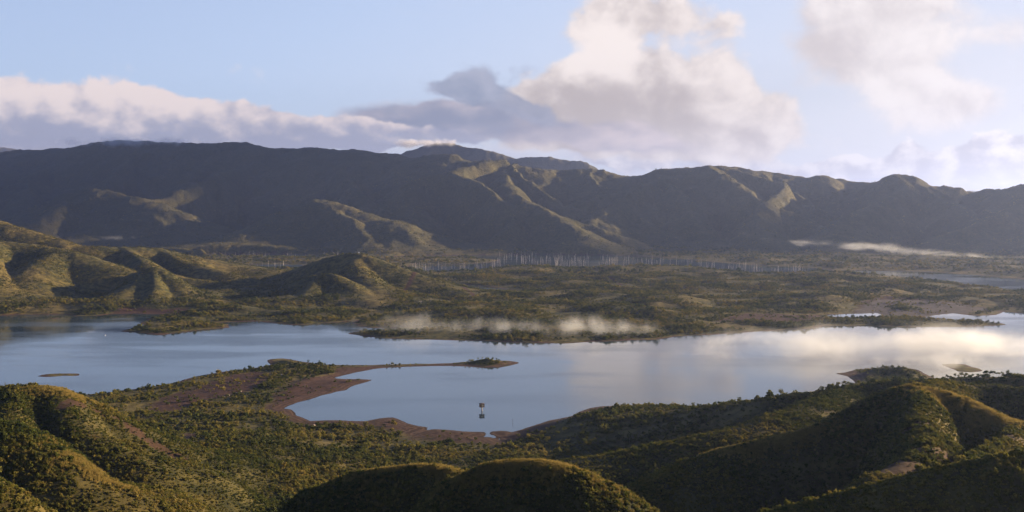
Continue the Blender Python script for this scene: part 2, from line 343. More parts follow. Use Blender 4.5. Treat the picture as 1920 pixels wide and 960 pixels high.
# middle and right part of the range
a = ridge([(880, 303, 4600), (914, 301, 4500), (940, 302, 4400), (962, 307, 4400), (1015, 316, 4400), (1056, 318, 4450), (1105, 316, 4450), (1139, 320, 4450), (1165, 328, 4450), (1184, 329, 4450), (1210, 325, 4450), (1229, 318, 4450), (1280, 314, 4400), (1302, 314, 4350), (1329, 309, 4300), (1345, 312, 4350)], 480, .85)
spurs(a, 7, 1050, 190, seed=14, sub=3)
b_ = ridge([(1345, 312, 4500), (1374, 311, 4600), (1392, 314, 4600), (1411, 319, 4550), (1430, 320, 4600), (1460, 323, 4600), (1490, 329, 4550), (1509, 332, 4500), (1535, 328, 4450), (1550, 331, 4500), (1591, 338, 4500), (1636, 342, 4400), (1646, 343, 4300), (1662, 333, 4250), (1681, 326, 4200), (1704, 328, 4200), (1722, 335, 4200), (1749, 348, 4200), (1771, 348, 4200), (1786, 352, 4200), (1812, 358, 4200), (1835, 359, 4150), (1857, 353, 4100), (1880, 355, 4050), (1899, 351, 4000), (1920, 346, 3900), (2000, 330, 3800), (2200, 320, 3700), (2600, 300, 3700)], 430, .85)
spurs(b_, 14, 950, 175, seed=23, sub=2)
spurs(b_, 8, 900, 300, seed=29, side=1, sub=0)
# the named spurs of the middle, catching the sun
for pts, w in [
    ([(940, 298, 4400), (905, 305, 4300), (850, 318, 4150), (880, 335, 4050), (920, 355, 3950), (945, 378, 3850), (965, 400, 3750), (1000, 425, 3650), (1040, 450, 3550), (1060, 468, 3480)], 170),
    ([(962, 307, 4400), (965, 320, 4250), (990, 338, 4150), (1030, 365, 4050), (1060, 395, 3950), (1080, 430, 3750)], 130),
    ([(850, 318, 4150), (800, 330, 4150), (770, 345, 4100), (740, 370, 4000), (700, 400, 3900), (690, 430, 3800)], 190),
    ([(1105, 316, 4450), (1110, 335, 4300), (1150, 365, 4150), (1190, 400, 3950), (1230, 430, 3800), (1260, 460, 3600)], 170),
    ([(1229, 318, 4450), (1235, 335, 4200), (1200, 350, 4100), (1160, 372, 4000), (1120, 400, 3850), (1100, 430, 3700), (1110, 460, 3550)], 180),
    ([(1235, 335, 4200), (1265, 352, 4050), (1290, 378, 3950), (1300, 405, 3850), (1330, 440, 3700), (1350, 465, 3500)], 160),
    ([(1329, 309, 4300), (1350, 325, 4150), (1385, 345, 4050), (1420, 370, 3950), (1480, 395, 3850), (1540, 425, 3700), (1600, 455, 3500)], 190),
    ([(1345, 312, 4350), (1420, 330, 4250), (1470, 345, 4150), (1440, 375, 3900), (1420, 410, 3700), (1440, 445, 3500)], 150),
    ([(1681, 326, 4200), (1700, 350, 4000), (1660, 372, 3850), (1600, 400, 3700), (1570, 430, 3550), (1590, 460, 3350)], 190),
    ([(1704, 330, 4150), (1740, 358, 4000), (1790, 385, 3800), (1830, 415, 3600), (1850, 445, 3400)], 180),
    ([(1812, 358, 4200), (1850, 380, 3900), (1880, 410, 3600), (1920, 440, 3400)], 180),
    ([(1920, 346, 3900), (1960, 380, 3700), (1990, 420, 3400), (2000, 450, 3200)], 220),
]: ridge(pts, w)
# faint blue peaks far behind the range, right
ridge([(1770, 372, 15000), (1800, 358, 15000), (1815, 353, 15000), (1822, 351, 15000), (1832, 354, 15000), (1850, 362, 15000), (1900, 374, 15000)], 700)
ridge([(-700, 280, 12000), (-100, 275, 12000), (10, 273, 12000), (60, 279, 12000), (200, 300, 12000)], 1500)
# hills standing in front of the range
a = ridge([(430, 452, 3450), (480, 425, 3600), (540, 395, 3750), (575, 376, 3800), (605, 373, 3800), (640, 382, 3750), (690, 400, 3700), (715, 412, 3650), (745, 413, 3600), (780, 428, 3550), (820, 448, 3500), (860, 470, 3400)], 330, .9)
ridge([(605, 373, 3800), (625, 392, 3700), (660, 408, 3600), (680, 430, 3500), (700, 455, 3400)], 130)
ridge([(745, 413, 3600), (770, 435, 3480), (780, 455, 3400), (790, 472, 3330)], 110)
a = ridge([(-100, 430, 4000), (30, 408, 4100), (80, 380, 4200), (130, 361, 4250), (175, 353, 4250), (230, 364, 4200), (300, 385, 4100), (380, 418, 3950), (440, 445, 3800)], 380, .9)
ridge([(130, 361, 4250), (110, 390, 4050), (60, 420, 3850), (30, 445, 3650)], 220)
# left middle hills on the far shore
ridge([(-500, 380, 2250), (-200, 385, 2200), (-60, 398, 2150), (0, 413, 2100), (50, 430, 2080), (110, 447, 2060), (160, 460, 2050), (230, 461, 2080), (300, 464, 2100), (350, 476, 2120), (400, 486, 2150), (470, 498, 2150), (530, 508, 2120)], 190, .9)
ridge([(0, 450, 1900), (60, 456, 1900), (110, 466, 1880), (150, 474, 1870), (185, 487, 1850), (220, 503, 1820), (262, 530, 1760)], 150)
ridge([(-200, 430, 1900), (-60, 445, 1850), (0, 452, 1900)], 150); ridge([(-60, 445, 1850), (-40, 500, 1700), (0, 560, 1580)], 130)
ridge([(110, 466, 1880), (60, 500, 1760), (40, 540, 1660), (30, 575, 1560)], 130)
ridge([(230, 461, 2080), (262, 480, 1980), (290, 500, 1880), (340, 517, 1850), (400, 527, 1830), (460, 541, 1810), (480, 552, 1780)], 90)
ridge([(300, 464, 2100), (350, 490, 2000), (420, 508, 1930), (480, 524, 1900), (500, 540, 1860)], 90)
ridge([(262, 508, 1790), (285, 499, 1750), (305, 505, 1740), (330, 530, 1700), (348, 555, 1650), (360, 572, 1600)], 80)
ridge([(285, 499, 1750), (255, 530, 1680), (215, 555, 1610), (170, 575, 1550), (145, 588, 1520)], 80); ridge([(285, 499, 1750), (290, 535, 1660), (290, 570, 1580)], 50)
# central hill
ridge([(470, 528, 1980), (540, 508, 1960), (590, 490, 1930), (630, 478, 1900), (665, 474, 1880), (700, 481, 1870), (740, 496, 1860), (790, 513, 1850), (830, 529, 1830), (865, 543, 1810)], 105, .9)
ridge([(665, 476, 1880), (672, 503, 1810), (698, 527, 1750), (722, 545, 1700), (745, 560, 1640)], 95)
ridge([(560, 525, 1760), (595, 514, 1750), (630, 513, 1740), (650, 525, 1720), (675, 545, 1680), (690, 560, 1640)], 75); ridge([(600, 514, 1750), (580, 540, 1680), (560, 560, 1620)], 55)
ridge([(480, 560, 1640), (540, 552, 1650), (600, 556, 1640), (660, 560, 1630)], 60)
# low swells on the plain
for pts, w in [
    ([(890, 518, 2250), (960, 508, 2300), (1010, 511, 2280), (1060, 523, 2200)], 60), ([(1050, 522, 2150), (1120, 517, 2150), (1180, 521, 2120)], 50),
    ([(1170, 510, 2350), (1230, 499, 2380), (1300, 500, 2380), (1370, 514, 2300), (1410, 525, 2250)], 75), ([(1470, 540, 1980), (1525, 527, 2000), (1560, 532, 1960), (1590, 543, 1920)], 45),
    ([(1690, 549, 1900), (1740, 540, 1950), (1830, 540, 1950), (1920, 550, 1900), (2050, 560, 1850)], 70), ([(1480, 500, 2800), (1540, 488, 2900), (1600, 490, 2900), (1640, 502, 2800)], 90), ([(1750, 500, 2900), (1850, 495, 2900), (2000, 500, 2900)], 130),
    ([(300, 600, 1470), (350, 588, 1490), (420, 578, 1520), (500, 584, 1500), (560, 590, 1480), (600, 598, 1460)], 30), ([(260, 617, 1330), (300, 612, 1330), (350, 606, 1370)], 18), ([(420, 487, 3050), (480, 482, 3100), (560, 484, 3100)], 60), ([(300, 462, 3300), (350, 466, 3200), (400, 472, 3150)], 60),
    ([(730, 598, 1490), (800, 585, 1560), (900, 580, 1600), (1000, 582, 1600)], 60), ([(1050, 590, 1500), (1150, 578, 1600), (1300, 572, 1650), (1400, 578, 1600)], 70), ([(1660, 604, 1430), (1750, 603, 1420), (1840, 604, 1400)], 12), ([(1430, 612, 1390), (1530, 603, 1400), (1600, 602, 1420)], 18),
    ([(875, 676, 1045), (905, 673, 1040), (935, 676, 1040)], 8), ([(512, 676, 1050), (530, 674, 1045), (560, 680, 1035)], 10), ([(560, 682, 1020), (640, 688, 1012), (700, 687, 1015)], 7), ([(620, 700, 970), (570, 715, 930), (540, 735, 880)], 10), ([(1620, 694, 960), (1660, 690, 970), (1700, 692, 965)], 14), ([(1850, 705, 950), (1960, 702, 950)], 14),
]: ridge(pts, w)
# near left hill
ridge([(-600, 690, 560), (-300, 712, 545), (-120, 722, 530), (0, 723, 520), (55, 722, 520), (105, 727, 522), (150, 740, 530), (190, 760, 540), (240, 787, 555), (290, 810, 570), (330, 832, 590), (352, 850, 600)], 112, .95)
ridge([(105, 727, 522), (130, 770, 490), (180, 810, 480), (260, 845, 478), (320, 862, 490)], 62)
ridge([(20, 724, 520), (20, 780, 470), (60, 830, 440), (110, 860, 420)], 60)
ridge([(-300, 760, 400), (-80, 778, 395), (0, 797, 390), (50, 815, 388), (110, 845, 385), (160, 870, 385), (210, 895, 388), (240, 915, 395)], 80)
ridge([(-300, 850, 300), (-60, 880, 290), (20, 905, 290), (70, 935, 295), (110, 965, 300)], 50)
# centre knolls
ridge([(610, 905, 345), (650, 886, 342), (700, 880, 340), (760, 872, 338), (800, 870, 337), (840, 875, 335), (870, 886, 330)], 58, .9)
ridge([(860, 892, 318), (900, 872, 316), (940, 864, 315), (985, 862, 314), (1030, 865, 313), (1070, 872, 312), (1110, 886, 312), (1150, 906, 312), (1190, 930, 315), (1230, 960, 320)], 56, .9)
ridge([(560, 960, 335), (600, 935, 338), (650, 900, 342)], 60)
ridge([(500, 990, 300), (640, 985, 285), (800, 985, 270), (950, 985, 262), (1080, 990, 262), (1180, 1000, 265)], 50)
# right hill: far shoulder, knob and near shoulder
ridge([(1190, 772, 735), (1240, 768, 722), (1300, 764, 705), (1350, 757, 690), (1400, 752, 675), (1450, 746, 662), (1500, 741, 650), (1540, 733, 640), (1600, 722, 630), (1650, 716, 620), (1690, 712, 615), (1750, 709, 610), (1830, 706, 605), (1920, 706, 600), (2100, 690, 590), (2400, 670, 580)], 90, .9)
ridge([(1600, 722, 630), (1540, 750, 560), (1480, 775, 520), (1400, 800, 500), (1300, 822, 490), (1200, 842, 485), (1100, 858, 480)], 85)
ridge([(1200, 908, 372), (1280, 872, 385), (1340, 849, 392), (1400, 834, 400), (1440, 824, 402), (1481, 812, 405), (1542, 793, 408), (1608, 760, 412), (1645, 741, 414), (1680, 728, 416), (1717, 721, 418), (1752, 727, 416), (1805, 745, 408), (1849, 766, 400), (1906, 788, 392), (1980, 800, 385), (2200, 800, 400)], 70, .9)
ridge([(1717, 721, 418), (1725, 770, 375), (1740, 820, 340), (1700, 860, 315), (1640, 890, 300)], 52)
ridge([(1720, 722, 470), (1770, 713, 500), (1820, 718, 510), (1870, 719, 510), (1930, 727, 500), (2100, 730, 480)], 65)
ridge([(1906, 788, 392), (1880, 820, 350), (1840, 850, 310), (1780, 880, 280)], 40)
ridge([(2200, 780, 300), (2000, 820, 275), (1900, 845, 265), (1800, 868, 262), (1680, 895, 262), (1560, 925, 265), (1450, 955, 272)], 55)
# hill the viewer stands on
ridge([(-500, -260, 125), (-200, -120, 133), (-20, -25, 139), (20, 5, 139), (150, -40, 144), (330, -60, 165), (520, 40, 172)], 190, 1.35, raw=True)
# hills outside the frame on the right, which keep the foreground in shade
ridge([(520, 40, 180), (560, 200, 190), (560, 340, 185), (600, 450, 170), (680, 560, 135), (800, 660, 100)], 170, 1.0, raw=True)
ridge([(760, 760, 110), (950, 860, 120), (1200, 900, 160), (1500, 1000, 190)], 220, 1.0, raw=True)
# range closing the valley on the right, outside the frame
a = ridge([(2600, 300, 3700), (3000, 290, 3600), (3500, 260, 3300), (4200, 200, 3000)], 900)
ridge([(4200, 3000, 560), (4600, 3900, 640), (5200, 5200, 700)], 1100, 1.0, raw=True)

def hills(x, y):
    """smooth maximum of all crests"""
    Hh = np.zeros(x.shape, np.float32)
    # slopes wander: warp the plan a little
    r = np.hypot(x, y)
    for P, w, pw in RIDGES:
        rnd = .22 if P[:, 1].max() < 1400 else .12
        x0, y0 = P[:, 0].min() - w * 1.05, P[:, 1].min() - w * 1.05; x1, y1 = P[:, 0].max() + w * 1.05, P[:, 1].max() + w * 1.05
        idx = np.flatnonzero((x > x0) & (x < x1) & (y > y0) & (y < y1))
        if len(idx) == 0: continue
        X = x[idx]; Y = y[idx]; best = np.full(len(idx), 1e18, np.float32); zs = np.zeros(len(idx), np.float32); ws = np.zeros(len(idx), np.float32)
        iw = 1.0 / (w * w)
        for i in range(len(P) - 1):
            ax, ay, az = P[i]; bx, by, bz = P[i + 1]; ex, ey = bx - ax, by - ay; L = ex * ex + ey * ey
            t = np.clip(((X - ax) * ex + (Y - ay) * ey) / L, 0, 1)
            d2 = (X - ax - t * ex) ** 2 + (Y - ay - t * ey) ** 2
            np.minimum(best, d2, out=best)
            q = 1.0 / (d2 * iw + 2e-3); q = q * q * q
            zs += (az + t * (bz - az)) * q; ws += q
        zb = zs / ws
        t = np.sqrt(best) / w
        tc = np.clip(t, 0, 1); e = rnd
        prof = .55 * (0.5 + 0.5 * np.cos(np.pi * tc ** pw)) + .45 * np.clip(1 - (np.sqrt(tc * tc + e * e) - e) / (math.sqrt(1 + e * e) - e), 0, 1)
        h = zb * prof
        k = np.maximum(2.0, zb * 0.06)
        old = Hh[idx]; dd = np.clip(k - np.abs(old - h), 0, None) / k
        Hh[idx] = np.maximum(old, h) + dd * dd * k * 0.25 * np.minimum(1, np.minimum(old, h) / k)
    return Hh

def height(x, y):
    """ground height, signed shore distance, bare ground mask"""
    x = x.astype(np.float32); y = y.astype(np.float32)
    sd = sample(SD, x, y, 200.0); bare = sample(BM, x, y, -200.0)
    far = sstep(2600, 4200, y)
    wa = 4 + 22 * far
    wx = fbm(x, y, 90 + 0 * x, 2, .5, 1.7) * wa; wy = fbm(x, y, 90, 2, .5, 6.3) * wa
    hh = hills(x + wx, y + wy)
    land = sstep(0, 1, sd / 28.0)
    # gullies and lumps grow with height
    near = 1 - sstep(900, 1500, y)
    big = ridged(x + wx * 2, y + wy * 2, 240, 4, .5, 4.4)
    med = ridged(x + wx, y + wy, 62, 3, .5, 9.4)
    lump = fbm(x, y, 30, 4, .55, 2.2)
    hs = np.clip(hh / 60, 0, 1)
    crest_keep = hh
    hh = hh + hs * (far * (big - .35) * 24 + (1 - far) * (med - .45) * (1.3 + 2.6 * sstep(1300, 2000, y)) + lump * (1.0 + far * 2.5))
    plain = np.minimum(np.maximum(sd, 0) * 0.06, 1.1) + sstep(6, 90, sd) * 2.2
    sw = fbm(x, y, 170, 3, .5, 12.5)
    plain = plain + sstep(20, 130, sd) * (2.0 + np.clip(sw * (9 + 4 * sstep(1150, 1500, y)), -2, 13)) * (1 - .6 * near) + sstep(4, 20, sd) * lump * .7
    bl = sstep(-34, -2, bare); plain = plain * (1 - bl) + bl * np.minimum(plain, .35 + np.maximum(sd, 0) * .02 + lump * .15)
    z = plain * (1 - .9 * sstep(0, 14, hh)) + np.maximum(hh, 0) * land
    wat = np.clip(sd, -60, 0) * 0.12
    z = np.where(sd > 0, z + .02, wat - .02)
    return z, sd, bare

# draw the crests again a little higher or lower until the finished ground meets the drawn skyline
_want = [None if RAWF[i] else RIDGES[i][0][:, 2].copy() for i in range(len(RIDGES))]
for _ in range(3):
    for i, (P, w, pw) in enumerate(RIDGES):
        if _want[i] is None: continue
        z_, sd_, _b = height(P[:, 0], P[:, 1]); cover = 0.9 if P[0, 1] < 900 else (1.5 if P[0, 1] < 2500 else 2.5)
        err = np.clip(_want[i] - cover - z_, -14, 14)
        P[:, 2] = np.maximum(P[:, 2] + np.where((sd_ > 12) & (_want[i] > 11), err, 0) * .85, _want[i] * .4)

# ------------------------------------------------------------------ ground mesh: rings round the viewpoint, finer where the view is
def mesh_from_grid(name, X, Y, Z, closed=False):
    nr, nc = X.shape
    me = bpy.data.meshes.new(name)
    co = np.stack([X, Y, Z], -1).reshape(-1, 3).astype(np.float32)
    i = np.arange(nr - 1)[:, None] * nc + np.arange(nc - 1)[None, :]
    q = np.stack([i, i + 1, i + nc + 1, i + nc], -1).reshape(-1, 4).astype(np.int32)
    if closed:
        j = np.arange(nr - 1) * nc; c = np.stack([j + nc - 1, j, j + nc, j + 2 * nc - 1], -1).astype(np.int32); q = np.concatenate([q, c])
    me.vertices.add(len(co)); me.vertices.foreach_set('co', co.ravel())
    me.loops.add(q.size); me.loops.foreach_set('vertex_index', q.ravel())
    me.polygons.add(len(q)); me.polygons.foreach_set('loop_start', np.arange(0, q.size, 4, dtype=np.int32))
    me.polygons.foreach_set('use_smooth', np.ones(len(q), bool))
    me.update(calc_edges=True)
    return me
inner = np.radians(np.linspace(-28.5, 28.5, int(1080 * DETAIL)))
left = np.radians(np.linspace(-180, -28.5, int(150 * DETAIL) + 2)[:-1]); right = np.radians(np.concatenate([np.linspace(28.5, 75, int(160 * DETAIL))[1:], np.linspace(75, 180, int(70 * DETAIL) + 2)[1:-1]]))
ANG = np.concatenate([left, inner, right])
RAD = np.concatenate([np.geomspace(0.5, 200, int(110 * DETAIL)), np.geomspace(200, 900, int(520 * DETAIL))[1:], np.geomspace(900, 8000, int(900 * DETAIL))[1:], np.geomspace(8000, 60000, int(60 * DETAIL))[1:]])
RR, AA = np.meshgrid(RAD, ANG, indexing='ij')
TX = (RR * np.sin(AA)).astype(np.float32); TY = (RR * np.cos(AA)).astype(np.float32)
print("ground under the viewer", height(np.zeros(1), np.zeros(1))[0])
z, sd, bare = height(TX.ravel(), TY.ravel())
TZ = z.reshape(TX.shape); TSD = sd.reshape(TX.shape); TBARE = bare.reshape(TX.shape); TTR = sample(TM, TX, TY, 1000.0)
# soil: drawdown band at the shore, drawn flats, tracks, erosion scars on the hills
soil = np.maximum(1 - sstep(2.5, 6.5 + 4 * fbm(TX, TY, 40, 3), TSD + fbm(TX, TY, 20, 3, .6, 2.) * 9), sstep(-7, 5, TBARE + fbm(TX, TY, 22, 4, .6, 7.) * 12))
soil = np.maximum(soil, (1 - sstep(2.0, 5.0, TTR + fbm(TX, TY, 8, 2) * 2)) * (TY > 300))
scar = fbm(TX, TY, 55, 5, .6, 31.) + .3 * sstep(0, 60, TZ)
soil = np.maximum(soil, sstep(.80, .95, scar) * (TY < 1400) * .6)
SCARS = [(135, 790, 505, 5, 12), (300, 862, 520, 30, 5), (75, 845, 440, 16, 6), (1770, 835, 330, 22, 7), (1830, 815, 360, 24, 6), (1890, 770, 440, 16, 7), (1700, 850, 310, 16, 7), (1640, 860, 330, 10, 8), (1880, 880, 280, 14, 6)]
for px, py, d, rx, ry in SCARS:
    X0, Y0, _ = W3(px, py, d)
    q = ((TX - X0) / rx) ** 2 + ((TY - Y0) / ry) ** 2 + fbm(TX, TY, 12, 4, .6, 3.3) * 1.3
    soil = np.maximum(soil, 1 - sstep(.6, 1.1, q))
soil = np.clip(soil, 0, 1)
me = mesh_from_grid('ground', TX, TY, TZ, closed=True)
def attr(me, name, arr):
    a = me.attributes.new(name, 'FLOAT', 'POINT'); a.data.foreach_set('value', arr.ravel().astype(np.float32))
attr(me, 'mud', sstep(-3, 4, sample(MM, TX, TY, -200.0) + fbm(TX, TY, 18, 3) * 6)); attr(me, 'soil', soil); attr(me, 'shore', np.clip(TSD, -50, 200))
def struct(name, me, mat):
    o = bpy.data.objects.new(name, me); scene.collection.objects.link(o); o['kind'] = 'structure'
    if mat: me.materials.append(mat)
    return o
def new_mat(name):
    m = bpy.data.materials.new(name); m.use_nodes = True; nt = m.node_tree; b = nt.nodes['Principled BSDF']; return m, nt, b, NB(nt)
def ground_material():
    m, nt, b, N = new_mat('scrub and red soil ground')
    geo = nt.nodes.new('ShaderNodeNewGeometry'); p = geo.outputs['Position']
    at = nt.nodes.new('ShaderNodeAttribute'); at.attribute_name = 'soil'
    dist = N.vlen(p)
    n1 = N.noise(p, 1 / 9.0, 6, .65); n2 = N.noise(p, 1 / 120.0, 5, .6); n3 = N.noise(p, 1 / 1.6, 3, .6)
    olive = N.mix(N.ss(n1, .38, .64), (0.022, 0.027, 0.010), (0.085, 0.074, 0.022))
    dry = N.mix(N.ss(n1, .35, .65), (0.050, 0.042, 0.014), (0.130, 0.102, 0.032))
    veg = N.mix(N.ss(n2, .42, .62), olive, dry)
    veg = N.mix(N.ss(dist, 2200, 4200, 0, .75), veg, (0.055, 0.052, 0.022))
    red = N.mix(N.ss(n1, .3, .7), (0.024, 0.0135, 0.010), (0.054, 0.028, 0.020))
    sh = nt.nodes.new('ShaderNodeAttribute'); sh.attribute_name = 'shore'; mu = nt.nodes.new('ShaderNodeAttribute'); mu.attribute_name = 'mud'
    lines = N.m('SINE', N.mad(sh.outputs['Fac'], 1.5, N.mul(n1, 9.0)))
    red = N.mix(N.mul(N.ss(lines, .2, 1.0, 0, .5), N.ss(sh.outputs['Fac'], 3, 26, 1, 0)), red, (0.13, 0.085, 0.062))
    red = N.mix(N.ss(sh.outputs['Fac'], .2, 2.4, .75, 0), red, (0.022, 0.013, 0.010))
    red = N.mix(mu.outputs['Fac'], red, N.mix(N.ss(n1, .4, .6), (0.040, 0.037, 0.038), (0.066, 0.058, 0.057)))
    red = N.mix(N.ss(n3, .45, .8, 0, .5), red, (0.11, 0.066, 0.045))
    thin = N.ss(N.noise(p, 1 / 38.0, 6, .7), .64, .74, 0, .5)
    s = N.m('MAXIMUM', at.outputs['Fac'], thin)
    c = N.mix(s, veg, red)
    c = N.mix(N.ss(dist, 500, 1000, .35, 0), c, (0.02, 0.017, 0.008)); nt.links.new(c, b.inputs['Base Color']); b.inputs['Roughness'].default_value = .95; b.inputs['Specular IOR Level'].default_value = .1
    bump = nt.nodes.new('ShaderNodeBump'); bump.inputs['Strength'].default_value = 1.0
    nt.links.new(N.ss(dist, 300, 4000, 0.5, 5.0), bump.inputs['Distance'])
    nn = N.add(N.noise(p, 1 / 7.0, 5, .7), N.mul(N.noise(p, 1 / 30.0, 4, .7), N.ss(dist, 1500, 4000, 0, 1.5)))
    nt.links.new(nn, bump.inputs['Height']); nt.links.new(bump.outputs[0], b.inputs['Normal'])
    return m
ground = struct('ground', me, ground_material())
# ------------------------------------------------------------------ the lake
def water_material():
    m, nt, b, N = new_mat('lake water')
    geo = nt.nodes.new('ShaderNodeNewGeometry'); p = geo.outputs['Position']
    b.inputs['Base Color'].default_value = (0.018, 0.035, 0.05, 1); b.inputs['IOR'].default_value = 1.33
    patch = N.noise(N.map(p, scale=(1 / 260., 1 / 90., 1), kind='POINT'), 1.0, 4, .6)
    nt.links.new(N.ss(patch, .40, .66, .04, .16), b.inputs['Roughness'])
    bump = nt.nodes.new('ShaderNodeBump'); bump.inputs['Distance'].default_value = .05
    nt.links.new(N.ss(patch, .38, .62, .05, .55), bump.inputs['Strength'])
    nt.links.new(N.noise(N.map(p, scale=(.25, .5, 1), kind='POINT'), 1.0, 4, .6), bump.inputs['Height']); nt.links.new(bump.outputs[0], b.inputs['Normal'])
    return m
xs = np.linspace(-7000, 7000, 41); ys = np.linspace(300, 6000, 31)
LX, LY = np.meshgrid(xs, ys)
lake = struct('lake', mesh_from_grid('lake', LX, LY, np.zeros_like(LX)), water_material())

# ------------------------------------------------------------------ small mesh helpers
def obj(name, me, mat=None, parent=None):
    o = bpy.data.objects.new(name, me); scene.collection.objects.link(o)
    if mat: me.materials.append(mat)
    if parent: o.parent = parent
    return o
def empty(name, loc, rz=0):
    o = bpy.data.objects.new(name, None); scene.collection.objects.link(o); o.location = loc; o.rotation_euler = (0, 0, rz); return o
def tag(o, label=None, cat=None, group=None, kind=None):
    if label: o['label'] = label
    if cat: o['category'] = cat
    if group: o['group'] = group
    if kind: o['kind'] = kind
    return o
class MB:
    def __init__(s): s.v = []; s.f = []
    def tube(s, pts, rads, n=6):
        b = len(s.v)
        for k, (p, r) in enumerate(zip(pts, rads)):
            for i in range(n):
                a = 2 * math.pi * i / n; s.v.append((p[0] + r * math.cos(a), p[1] + r * math.sin(a), p[2]))
        for k in range(len(pts) - 1):
            for i in range(n):
                j = (i + 1) % n; s.f.append((b + k * n + i, b + k * n + j, b + (k + 1) * n + j, b + (k + 1) * n + i))
        s.f.append(tuple(b + (len(pts) - 1) * n + i for i in range(n)))
    def box(s, x0, x1, y0, y1, z0, z1):
        b = len(s.v); s.v += [(x, y, z) for z in (z0, z1) for (x, y) in ((x0, y0), (x1, y0), (x1, y1), (x0, y1))]
        s.f += [tuple(b + i for i in q) for q in ((3, 2, 1, 0), (4, 5, 6, 7), (0, 1, 5, 4), (1, 2, 6, 5), (2, 3, 7, 6), (3, 0, 4, 7))]
    def leaf(s, p, R, size, asp=1.6):
        # one leaf blade with a random facing
        u = (R.gauss(0, 1), R.gauss(0, 1), R.gauss(0, .7)); l = math.sqrt(sum(c * c for c in u)) + 1e-6; u = [c / l for c in u]
        w = (R.gauss(0, 1), R.gauss(0, 1), R.gauss(0, 1)); d = sum(a * b for a, b in zip(u, w)); w = [b - d * a for a, b in zip(u, w)]; l = math.sqrt(sum(c * c for c in w)) + 1e-6; w = [c / l for c in w]
        b = len(s.v); a_ = size * asp / 2; c_ = size / 2
        s.v += [tuple(p[i] - u[i] * a_ for i in range(3)), tuple(p[i] + w[i] * c_ for i in range(3)), tuple(p[i] + u[i] * a_ for i in range(3)), tuple(p[i] - w[i] * c_ for i in range(3))]
        s.f.append((b, b + 1, b + 2, b + 3))
    def mesh(s, name, mat=None, smooth=False):
        me = bpy.data.meshes.new(name); me.from_pydata(s.v, [], s.f); me.update()
        if smooth: me.polygons.foreach_set('use_smooth', [True] * len(me.polygons))
        if mat: me.materials.append(mat)
        return me
def simple(name, col, rough=.8, var=.0, scale=3.0, col2=None, metal=0.0):
    m, nt, b, N = new_mat(name)
    tc = nt.nodes.new('ShaderNodeTexCoord')
    c2 = col2 or tuple(c * .6 for c in col)
    nt.links.new(N.mix(N.ss(N.noise(tc.outputs['Object'], scale, 5, .65), .38, .64), c2, col), b.inputs['Base Color'])
    b.inputs['Roughness'].default_value = rough; b.inputs['Metallic'].default_value = metal; return m
def leaf_material(name, cols, trans=.3):
    m, nt, b, N = new_mat(name); nt.nodes.remove(b)
    oi = nt.nodes.new('ShaderNodeObjectInfo'); geo = nt.nodes.new('ShaderNodeNewGeometry')
    r = nt.nodes.new('ShaderNodeValToRGB'); r.color_ramp.interpolation = 'LINEAR'
    e = r.color_ramp.elements; e[0].position = 0; e[1].position = 1
    e[0].color = cols[0] + (1,); e[1].color = cols[-1] + (1,)
    for i, c in enumerate(cols[1:-1]): x = e.new((i + 1) / (len(cols) - 1)); x.color = c + (1,)
    big = N.noise(geo.outputs['Position'], 1 / 70.0, 4, .6)
    f = N.mad(oi.outputs['Random'], .62, N.ss(big, .36, .66, -.12, .5)); nt.links.new(f, r.inputs[0])
    d = nt.nodes.new('ShaderNodeBsdfDiffuse'); t = nt.nodes.new('ShaderNodeBsdfTranslucent'); mx = nt.nodes.new('ShaderNodeMixShader'); mx.inputs[0].default_value = trans
    nt.links.new(r.outputs[0], d.inputs[0]); nt.links.new(r.outputs[0], t.inputs[0]); nt.links.new(d.outputs[0], mx.inputs[1]); nt.links.new(t.outputs[0], mx.inputs[2])
    nt.links.new(mx.outputs[0], nt.nodes['Material Output'].inputs[0]); return m
GRASS = leaf_material('dry grass', [(.13, .11, .035), (.21, .165, .052), (.29, .22, .07)], .35)  # dry grass tone, also pale enough to brighten crests like sunlight
LEAF = leaf_material('scrub leaves', [(.032, .046, .016), (.060, .074, .020), (.098, .100, .026), (.140, .128, .032), (.195, .155, .042)])
def deadwood_material():
    m, nt, b, N = new_mat('bleached dead wood'); oi = nt.nodes.new('ShaderNodeObjectInfo'); geo = nt.nodes.new('ShaderNodeNewGeometry')
    r = N.add(N.mul(oi.outputs['Random'], .6), N.mul(N.noise(geo.outputs['Position'], .06, 3, .6), .5))
    nt.links.new(N.mix(N.ss(r, .3, .95), (.17, .155, .15), (.62, .55, .50)), b.inputs['Base Color']); b.inputs['Roughness'].default_value = .9; return m
BARK = simple('grey brown bark', (.16, .13, .10)); DEADWOOD = deadwood_material()

def ground_z(x, y):
    z, sd_, b = height(np.atleast_1d(np.asarray(x, dtype=np.float32)), np.atleast_1d(np.asarray(y, dtype=np.float32))); return z, sd_, b
def on_ray(px, py, dmin=150, dmax=6000):
    """where the line of sight through a photo pixel meets the ground"""
    d = np.geomspace(dmin, dmax, 1500); x = (px - 960) / F * d; zr = H - (py - YH) / F * d
    z, _, _ = ground_z(x, d); z = np.maximum(z, 0); k = np.flatnonzero(z >= zr)
    i = k[0] if len(k) else len(d) - 1
    return float(x[i]), float(d[i]), float(z[i])

